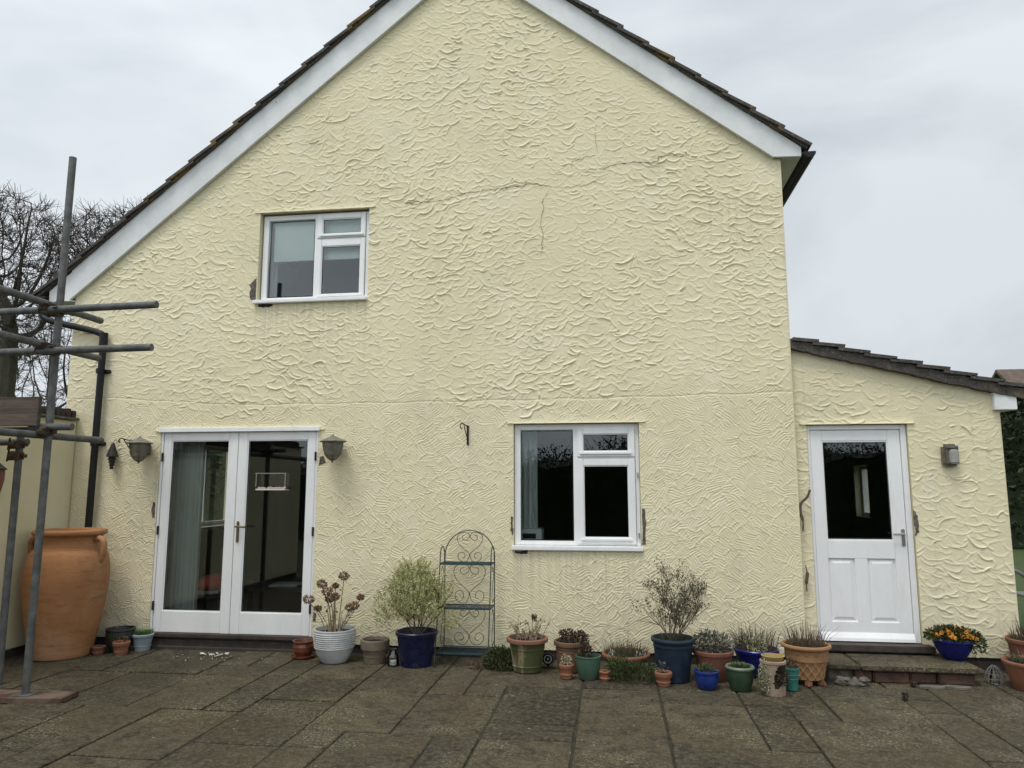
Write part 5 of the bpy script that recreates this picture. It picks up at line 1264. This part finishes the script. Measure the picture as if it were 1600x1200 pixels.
# ------------------------------------------------------------------ scaffolding
PX, PY = -4.631, -1.93
sf = thing('scaffolding', 'grey steel tube scaffolding standing on a wooden board at the left', 'scaffolding', (PX, PY, 0))
TR = .030
def st_(name, pts, mat=M['galv'], rad=TR):
    m = MB(); m.tube([(x-PX, y-PY, z) for x, y, z in pts], rad, 18); 
    o = m.build(name, mat, sf, True); return o
st_('upright_tube', [(PX, PY, .048), (PX+.01, PY, 4.50)])
m = MB(); m.box(-.075, .075, -.075, .075, .040, .048, .002); m.build('base_plate', M['galv'], sf)
st_('upright_tube', [(-5.2, -1.57, .0), (-5.195, -1.575, 2.10)])
st_('ledger_tube', [(-7.2, PY-.065, 3.10), (-3.69, PY-.065, 3.14)]); st_('ledger_tube', [(-7.2, PY-.065, 2.765), (-3.71, PY-.065, 2.785)])
st_('transom_tube', [(PX-.062, -5.2, 3.17), (PX-.062, -1.33, 3.185)]); st_('transom_tube', [(PX-.062, -5.2, 2.82), (PX-.062, -1.32, 2.835)])
st_('transom_tube', [(PX-.064, -5.2, 2.075), (PX-.064, -1.20, 2.085)])
st_('ledger_tube', [(-4.78, PY-.02, 2.150), (-4.40, PY-.02, 2.148)])
st_('ledger_tube', [(-7.0, -1.55, 2.04), (-5.16, -1.53, 2.055)])
r = random.Random(5)
def coupler(x, y, z):
    m = MB(); x -= PX; y -= PY
    m.tube([(x, y, z-.032), (x, y, z+.032)], .041, 12); m.tube([(x-.035, y-.05, z), (x+.035, y-.05, z)], .041, 12)
    m.tube([(x+.02, y-.09, z+.02), (x+.065, y-.10, z+.02)], .009, 6); m.tube([(x-.03, y+.02, z-.02), (x-.085, y-.02, z-.035)], .008, 6); m.box(x+.03, x+.06, y-.02, y+.03, z-.016, z+.016, .003); m.tube([(x-.05, y-.07, z-.05), (x-.02, y-.09, z+.055)], .008, 6)
    m.build('coupler', M['rust'], sf)
for z in (3.12, 2.79, 2.11): coupler(PX, PY, z)
for z in (3.15, 2.815): coupler(PX-.062, PY-.02, z)
coupler(-5.2, -1.57, 2.03); coupler(-5.2, -1.57, 1.93)
m = MB(); m.box(-7.2, -4.672, -2.01, -1.972, 2.155, 2.395, .003)
for q in range(len(m.v)): pass
o = m.build('scaffold_board', M['board']); tag(o, 'reddish brown wooden board on edge behind the scaffold upright', 'board')
m = MB(); m.box(-7.0, -4.70, -1.96, -1.75, 2.112, 2.150, .003); o = m.build('scaffold_board', M['darkwood']); tag(o, 'dark wooden board lying flat under the reddish one on the scaffolding', 'board')
m = MB(); m.box(-.5, .36, -.115, .115, 0, .038, .003); o = m.build('sole_board', M['pad'], None, False, (PX, PY, .003)); o.rotation_euler.z = R(6); tag(o, 'worn red-painted wooden board lying under the scaffold foot', 'board')

# ------------------------------------------------------------------ inside the rooms
def curtain(name, x0, x1, y, z0, z1, label, mat=M['curtain'], folds=5, amp=.03):
    m = MB(); n = 60; vs = []; fs = []
    for k in range(n+1):
        x = x0+(x1-x0)*k/n; a = amp*math.sin(2*PI*folds*k/n)+amp*.4*math.sin(2*PI*folds*2.3*k/n+1)
        for j in range(9):
            t_ = j/8; vs.append((x, y+a*(1-.3*t_), z0+(z1-z0)*t_))
    for k in range(n):
        for j in range(8): a = k*9+j; fs.append((a, a+9, a+10, a+1))
    m.add(vs, fs); o = m.build(name, mat); 
    for p in o.data.polygons: p.use_smooth = True
    tag(o, label, 'curtain'); return o
curtain('curtain', -4.93, -4.54, .30, .13, 2.25, 'long pale grey curtain gathered behind the left french door', folds=7)
curtain('curtain', -3.02, -2.85, .34, .13, 2.25, 'grey curtain gathered at the right side of the french doors', folds=3)
curtain('curtain', -.99, -.80, .33, 1.02, 2.3, 'pale curtain at the left side inside the ground-floor window', folds=3)
curtain('curtain', .16, .30, .33, 1.02, 2.3, 'narrow pale curtain at the right side inside the ground-floor window', folds=2)
curtain('curtain', -3.90, -3.78, .32, 3.62, 4.7, 'pale narrow curtain edge at the left of the upstairs window', folds=2)
m = MB(); m.box(-3.76, -2.66, .16, .164, 4.185, 4.66); o = m.build('blind_fabric', M['blind']); bl = thing('roller_blind', 'pale green roller blind half lowered in the upstairs window', 'blind', (0, 0, 0)); o.parent = bl
m = MB(); m.box(-3.76, -2.66, .150, .172, 4.165, 4.188, .004); m.build('bottom_bar', M['blind'], bl)
m = MB(); m.tube([(-3.78, .17, 4.65), (-2.64, .17, 4.65)], .02, 10); m.build('roller', M['blind'], bl)
m = MB(); m.box(-.96, -.74, .13, .36, 1.115, 1.235, .01); o = m.build('casing', M['whiteplastic']); pr_ = thing('printer_box', 'white boxy appliance on the inner sill of the ground-floor window', 'appliance', (0, 0, 0)); o.parent = pr_
m = MB(); m.box(-.935, -.80, .122, .131, 1.14, 1.19); m.build('front_slot', M['black'], pr_)
m = MB(); m.box(-1.0, .25, .30, .42, 1.06, 1.10); o = m.build('inner_sill', M['paint'], house)
m = MB(); m.box(-4.1, -2.25, .305, .45, 3.655, 3.69); m.build('inner_sill', M['paint'], house)
v_ = thing('tall_vase', 'dark slim twin-pronged object on the upstairs window sill', 'vase', (-3.33, .38, 3.69))
m = MB(); m.tube([(0, 0, 0), (0, 0, .12), (-.035, 0, .36)], [.02, .02, .026], 8); m.tube([(0, 0, .10), (.045, 0, .34)], [.012, .026], 8); m.build('body', M['black'], v_)
ch = thing('armchair', 'wooden chair holding a red cushion behind the left french door', 'chair', (-4.60, .72, .02))
m = MB(); m.box(-.25, .25, -.25, .25, .40, .45, .01); m.build('seat', M['tablewood'], ch)
for x, y in ((-.22, -.22), (.22, -.22), (-.22, .22), (.22, .22)): m = MB(); m.box(x-.02, x+.02, y-.02, y+.02, 0, .40); m.build('leg', M['tablewood'], ch)
m = MB(); m.box(.19, .23, -.22, .22, .45, .95, .01); m.build('backrest', M['tablewood'], ch)
m = MB(); m.sphere((0, 0, 0), .26, 20, 1, .9, .36); o = m.build('cushion', M['cushion'], None, True, (-4.48, .55, .60)); o.rotation_euler.y = -.12; tag(o, 'red cushion lying on the chair behind the left french door', 'cushion')
tb = thing('low_table', 'dark low table behind the right french door', 'table', (-3.95, 1.1, .02))
m = MB(); m.box(-.55, .55, -.3, .3, .45, .49, .006); m.build('tabletop', M['tablewood'], tb)
for x, y in ((-.5, -.25), (.5, -.25), (-.5, .25), (.5, .25)): m = MB(); m.box(x-.02, x+.02, y-.02, y+.02, 0, .45); m.build('leg', M['tablewood'], tb)
m = MB(); m.box(-.16, .16, -.11, .11, 0, .02); m.box(-.12, .2, -.09, .12, .021, .03); o = m.build('magazines', M['paper'], None, False, (-3.85, 1.0, .512)); o.rotation_euler.z = .2; tag(o, 'stack of pale papers on the low table behind the right french door', 'magazines')
# window bird feeder on the glass
bf = thing('window_bird_feeder', 'clear plastic bird feeder stuck on the right french door glass', 'bird feeder', (-3.57, .032, 1.69))
m = MB(); m.box(-.16, .16, -.002, 0, -.02, .11); m.box(-.17, .17, -.11, -.002, .108, .112); m.build('clear_box', M['clear'], bf)
m = MB(); [m.tube([(x, -.105, -.03), (x, -.105, .108)], .002, 4) for x in (-.16, .16)]; m.tube([(-.17, -.105, .110), (.17, -.105, .110)], .002, 4); m.build('box_edge', M['whiteplastic'], bf)
m = MB(); m.box(-.16, .16, -.105, -.003, -.065, -.058); m.box(-.16, .16, -.108, -.105, -.065, -.050); m.build('tray', M['whiteplastic'], bf)
m = MB(); r = random.Random(4)
for _ in range(40): m.sphere((r.uniform(-.15, .15), r.uniform(-.1, -.01), -.048+r.uniform(0, .01)), .011, 6)
m.build('seed', M['seed'], bf)
# inner window of the kitchen seen through the back door
m = MB(); a_, b_ = EX1-.16, EX1-.10
for ya in (3.1, 3.36, 3.65): m.box(a_, b_, ya, ya+.05, 1.30, 1.90)
m.box(a_, b_, 3.1, 3.7, 1.25, 1.30); m.box(a_, b_, 3.1, 3.7, 1.90, 1.95)
m.build('inner_window_frame', M['paint'], house)
m = MB(); m.box(2.0, 2.6, 1.6, 2.2, .1, .95, .01); o = m.build('kitchen_cupboard', M['inner']); tag(o, 'dim low cupboard seen through the back door glass', 'cupboard')

# ------------------------------------------------------------------ trees, hedges, neighbours
def tree(name, loc, seed, label, lobes, natt, base_h, trunk_r, step=.32, group='bare trees behind the house', kill=.42, infl=2.6, tips=3, thick=1.0):
    """space colonisation: attraction points fill the crown lobes, wood grows to them, radii by the pipe model"""
    t = thing(name, label, 'tree', loc, group); rs = np.random.RandomState(seed); r = random.Random(seed)
    pts = []; wts = np.array([l[3]*l[4]*l[5] for l in lobes]); wts = wts/wts.sum()
    while len(pts) < natt:
        l = lobes[rs.choice(len(lobes), p=wts)]; v = rs.uniform(-1, 1, 3); q = np.linalg.norm(v)
        if q > 1 or (q < .75 and rs.rand() < .45): continue
        pts.append((l[0]+v[0]*l[3], l[1]+v[1]*l[4], l[2]+v[2]*l[5]))
    A = np.array(pts); nodes = [np.array([0., 0., 0.])]; par = [-1]
    lean = rs.uniform(-.06, .06, 2)
    while nodes[-1][2] < base_h:
        nodes.append(nodes[-1]+np.array([lean[0]+rs.normal(0, .05), lean[1]+rs.normal(0, .05), 1])*step); par.append(len(nodes)-2)
    alive = np.ones(len(A), bool); nd = np.full(len(A), 1e9); ni = np.zeros(len(A), int)
    def upd(k0):
        P = np.array(nodes[k0:])
        for c in range(0, len(P), 64):
            D = np.linalg.norm(A[:, None, :]-P[None, c:c+64, :], axis=2); j = D.argmin(1); d = D[np.arange(len(A)), j]; bt = d < nd
            nd[bt] = d[bt]; ni[bt] = k0+c+j[bt]
    upd(0)
    for it in range(260):
        act = alive & (nd < infl if it > 25 else alive)
        if not act.any(): break
        k0 = len(nodes); done = set()
        idx = np.nonzero(act)[0]; acc = {}
        for i in idx:
            k = ni[i]; v = A[i]-nodes[k]; v = v/(np.linalg.norm(v)+1e-9); acc[k] = acc.get(k, 0)+v
        for k, v in acc.items():
            v = v+rs.normal(0, .18, 3); v = v/(np.linalg.norm(v)+1e-9); nodes.append(nodes[k]+v*step); par.append(k)
        if len(nodes) == k0 or len(nodes) > 14000: break
        upd(k0); alive &= nd > kill
    n = len(nodes); ch = [[] for _ in range(n)]
    for i in range(1, n): ch[par[i]].append(i)
    rad = np.zeros(n)
    for i in range(n-1, -1, -1): rad[i] = .011*thick if not ch[i] else (sum(rad[c]**2.35 for c in ch[i]))**(1/2.35)
    rad = rad*1.0; sc_ = trunk_r/rad[0]; rad = np.where(rad > .02, rad*(sc_*np.clip((rad-.02)/.05, 0, 1)+1*(1-np.clip((rad-.02)/.05, 0, 1))), rad)
    big, tw = MB(), MB(); st_k = [(0, [0])]
    stack = [0]; 
    while stack:
        s0 = stack.pop(); chain = [s0] if par[s0] < 0 else [par[s0], s0]; k = s0
        while ch[k]:
            c = sorted(ch[k], key=lambda q: -rad[q]); stack += c[1:]; k = c[0]; chain.append(k)
        P = [Vector(nodes[q]) for q in chain]; RR = [float(rad[q]) for q in chain]
        if par[s0] >= 0: RR[0] = RR[1]
        cut = next((i for i, q in enumerate(RR) if q < .045), len(RR))
        if cut > 1: big.tube(P[:cut+1], RR[:cut+1], 7, False)
        if cut < len(P)-1 or cut <= 1: tw.tube(P[max(0, cut-1):] if cut > 1 else P, RR[max(0, cut-1):] if cut > 1 else RR, 3, False)
    for i in range(n):
        if len(ch[i]) <= 1 and rad[i] < .03:
            for _ in range(tips):
                p = Vector(nodes[i]); d0 = (p-Vector(nodes[par[i]])).normalized(); d = (d0+Vector((r.gauss(0, .6), r.gauss(0, .6), r.gauss(.15, .5)))).normalized(); l = r.uniform(.25, .8)
                m1 = p+d*l*.5+Vector((r.gauss(0, .05), r.gauss(0, .05), r.gauss(0, .05))); tw.tube([p, m1, m1+d*l*.5+Vector((r.gauss(0, .06), r.gauss(0, .06), r.gauss(.04, .06)))], [.009*thick, .007*thick, .004*thick], 3, False)
    big.build('trunk', M['bark'], t); tw.build('crown', M['bark2'], t); return t
T1 = tree('bare_tree', (-25.0, 20, 0), 4, 'large bare tree with thick forking trunk at the left photo edge', [(-2.2, 0, 11.2, 4.6, 3.4, 3.3), (.2, 0, 11.0, 2.2, 2.6, 3.2), (-1.6, 0, 8.0, 3.2, 2.5, 1.8)], 3400, 8.2, .34, tips=6, thick=1.35)
T2 = tree('bare_tree', (-20.2, 21.5, 0), 9, 'bare tree with a dense twiggy crown just left of the roof slope', [(-1.0, 0, 11.7, 3.4, 3.0, 2.1), (1.6, 0, 11.3, 2.4, 2.4, 1.8), (-.6, 0, 8.6, 2.2, 2.0, 1.6)], 3600, 5.5, .26, tips=6, thick=1.35, kill=.36)
T3 = tree('bare_tree', (-33, 31, 0), 15, 'low spreading bare tree farthest back at the left, below the nearer crowns', [(0, 0, 8.2, 5, 3, 4.0), (5.5, 0, 7.0, 3.6, 3, 3.2)], 1700, 2.8, .3, step=.4, kill=.5, tips=5, thick=1.5)
T4 = tree('bare_tree', (18.6, 17, 0), 22, 'bare tree whose twig tips reach in at the right photo edge', [(-.6, 0, 6.2, 4.4, 2.4, 2.0)], 500, 3.0, .16, group=None, step=.35, kill=.5)
def hedge(name, x0, x1, y0, y1, h, n, label, cat='hedge', seed=1, lw=.22, wob=.5, twigs=0, tree_=True):
    r = random.Random(seed); m = MB(); t = thing(name, label, cat, ((x0+x1)/2, (y0+y1)/2, 0)); cx, cy = (x0+x1)/2, (y0+y1)/2
    def top(x, y): return h*(1+wob*.25*math.sin(x*.9+seed)+wob*.18*math.sin(x*2.3+y*1.1)+wob*.1*math.sin(x*5.1+y*3))
    for _ in range(n):
        x = r.uniform(x0, x1); y = r.uniform(y0, y1); hh = top(x, y); z = hh*(r.random()**.7)
        if r.random() < .5: y = r.choice([y0, y1])+r.uniform(-.25, .25)
        elif r.random() < .5: z = hh+r.uniform(-.3, .15)
        m.leaf((x-cx, y-cy, max(.02, z)), (r.uniform(-1, 1), r.uniform(-1, 1), r.uniform(-.5, 1)), lw*r.uniform(.5, 1.2), lw*.6, r)
    m.build('foliage', M['l_hedge'], t)
    b = MB(); nx = max(4, int((x1-x0)/.6)); vs = []; fs = []
    for i in range(nx+1):
        x = x0+(x1-x0)*i/nx
        for (yy, zz) in ((y0+.3, 0), (y0+.35, top(x, y0)*.9), ((y0+y1)/2, top(x, (y0+y1)/2)*.95), (y1-.35, top(x, y1)*.9), (y1-.3, 0)): vs.append((x-cx, yy-cy, zz))
    for i in range(nx):
        for j in range(4): a = i*5+j; fs.append((a, a+1, a+6, a+5))
    fs += [(0, 1, 2, 3, 4), tuple(nx*5+j for j in (4, 3, 2, 1, 0))]
    b.add(vs, fs); b.build('inner_growth', M['l_hedge'], t)
    if twigs:
        q = MB()
        for _ in range(twigs):
            x, y = r.uniform(x0, x1), r.uniform(y0, y1); hh = top(x, y); p = Vector((x-cx, y-cy, hh*.5)); d = Vector((r.uniform(-.4, .4), r.uniform(-.4, .4), 1)); 
            q.tube([p, p+d*hh*.3, p+d*hh*.55+Vector((r.uniform(-.3, .3), r.uniform(-.3, .3), 0))], [.02, .012, .006], 3, False)
        q.build('twigs', M['bark2'], t)
    return t
hedge('thicket', -44, -19, 27, 31, 4.6, 9000, 'dark thicket growing below the bare trees at the left', 'thicket', 3, .35, .6, 900)
hedge('conifer_hedge', 9.2, 26, 14.6, 17, 3.9, 22000, 'tall dark evergreen hedge behind the lawn right of the extension', 'hedge', 5, .21, .12)
# behind the camera: garden hedge and trees that the panes mirror
hedge('garden_hedge', -22, 16, -17.5, -15.5, 2.6, 30000, 'long dark hedge closing the garden behind the photographer', 'hedge', 8, .11, .45, 900)
tree('bare_tree', (1.5, -21, 0), 31, 'bare tree behind the photographer mirrored in the panes', [(0, 0, 6.2, 3.2, 3, 2.6)], 600, 3.0, .18, group=None, step=.4)
hedge('rear_hedge', -85, -40, 58, 62, 6.0, 5000, 'hedge beyond the side lawn seen through the left french door', 'hedge', 9, .2, .4)
nb = thing('neighbouring_house', 'low house with a brown tiled roof peeping over the evergreen hedge', 'house', (23.0, 26, 0))
m = MB(); m.box(-4.5, 7, 0, 7, 0, 4.2); m.build('wall', M['wallfar'], nb)
m = MB(); m.prism([(-.5, 4.1), (3.5, 7.1), (7.5, 4.1), (7.5, 4.0), (3.5, 6.95), (-.5, 4.0)], -5.2, 7.5, 'x'); m.build('roof', M['greyroof'], nb)
# grey garden chair seen past the extension corner
gch = thing('garden_chair', 'grey metal garden chair half hidden behind the extension corner', 'chair', (4.88, 2.1, 0))
for sg in (-.25, .25):
    m = MB(); m.tube(spline([(-.28, sg, 0), (-.30, sg, .40), (-.27, sg, .62), (-.15, sg, .66), (.0, sg, .55), (.12, sg, .44), (.25, sg, .0)], 5), .022, 8); m.build('side_frame', M['greybench'], gch, True)
m = MB(); m.box(-.26, .22, -.25, .25, .40, .425, .006); m.build('seat', M['greybench'], gch)
m = MB(); m.tube(spline([(.2, -.25, .42), (.3, -.25, .92), (.3, .25, .92), (.2, .25, .42)], 6), .02, 8)
for k in range(5): m.tube([(.22, -.2+k*.1, .42), (.29, -.2+k*.1, .9)], .008, 6)
m.build('backrest', M['greybench'], gch)
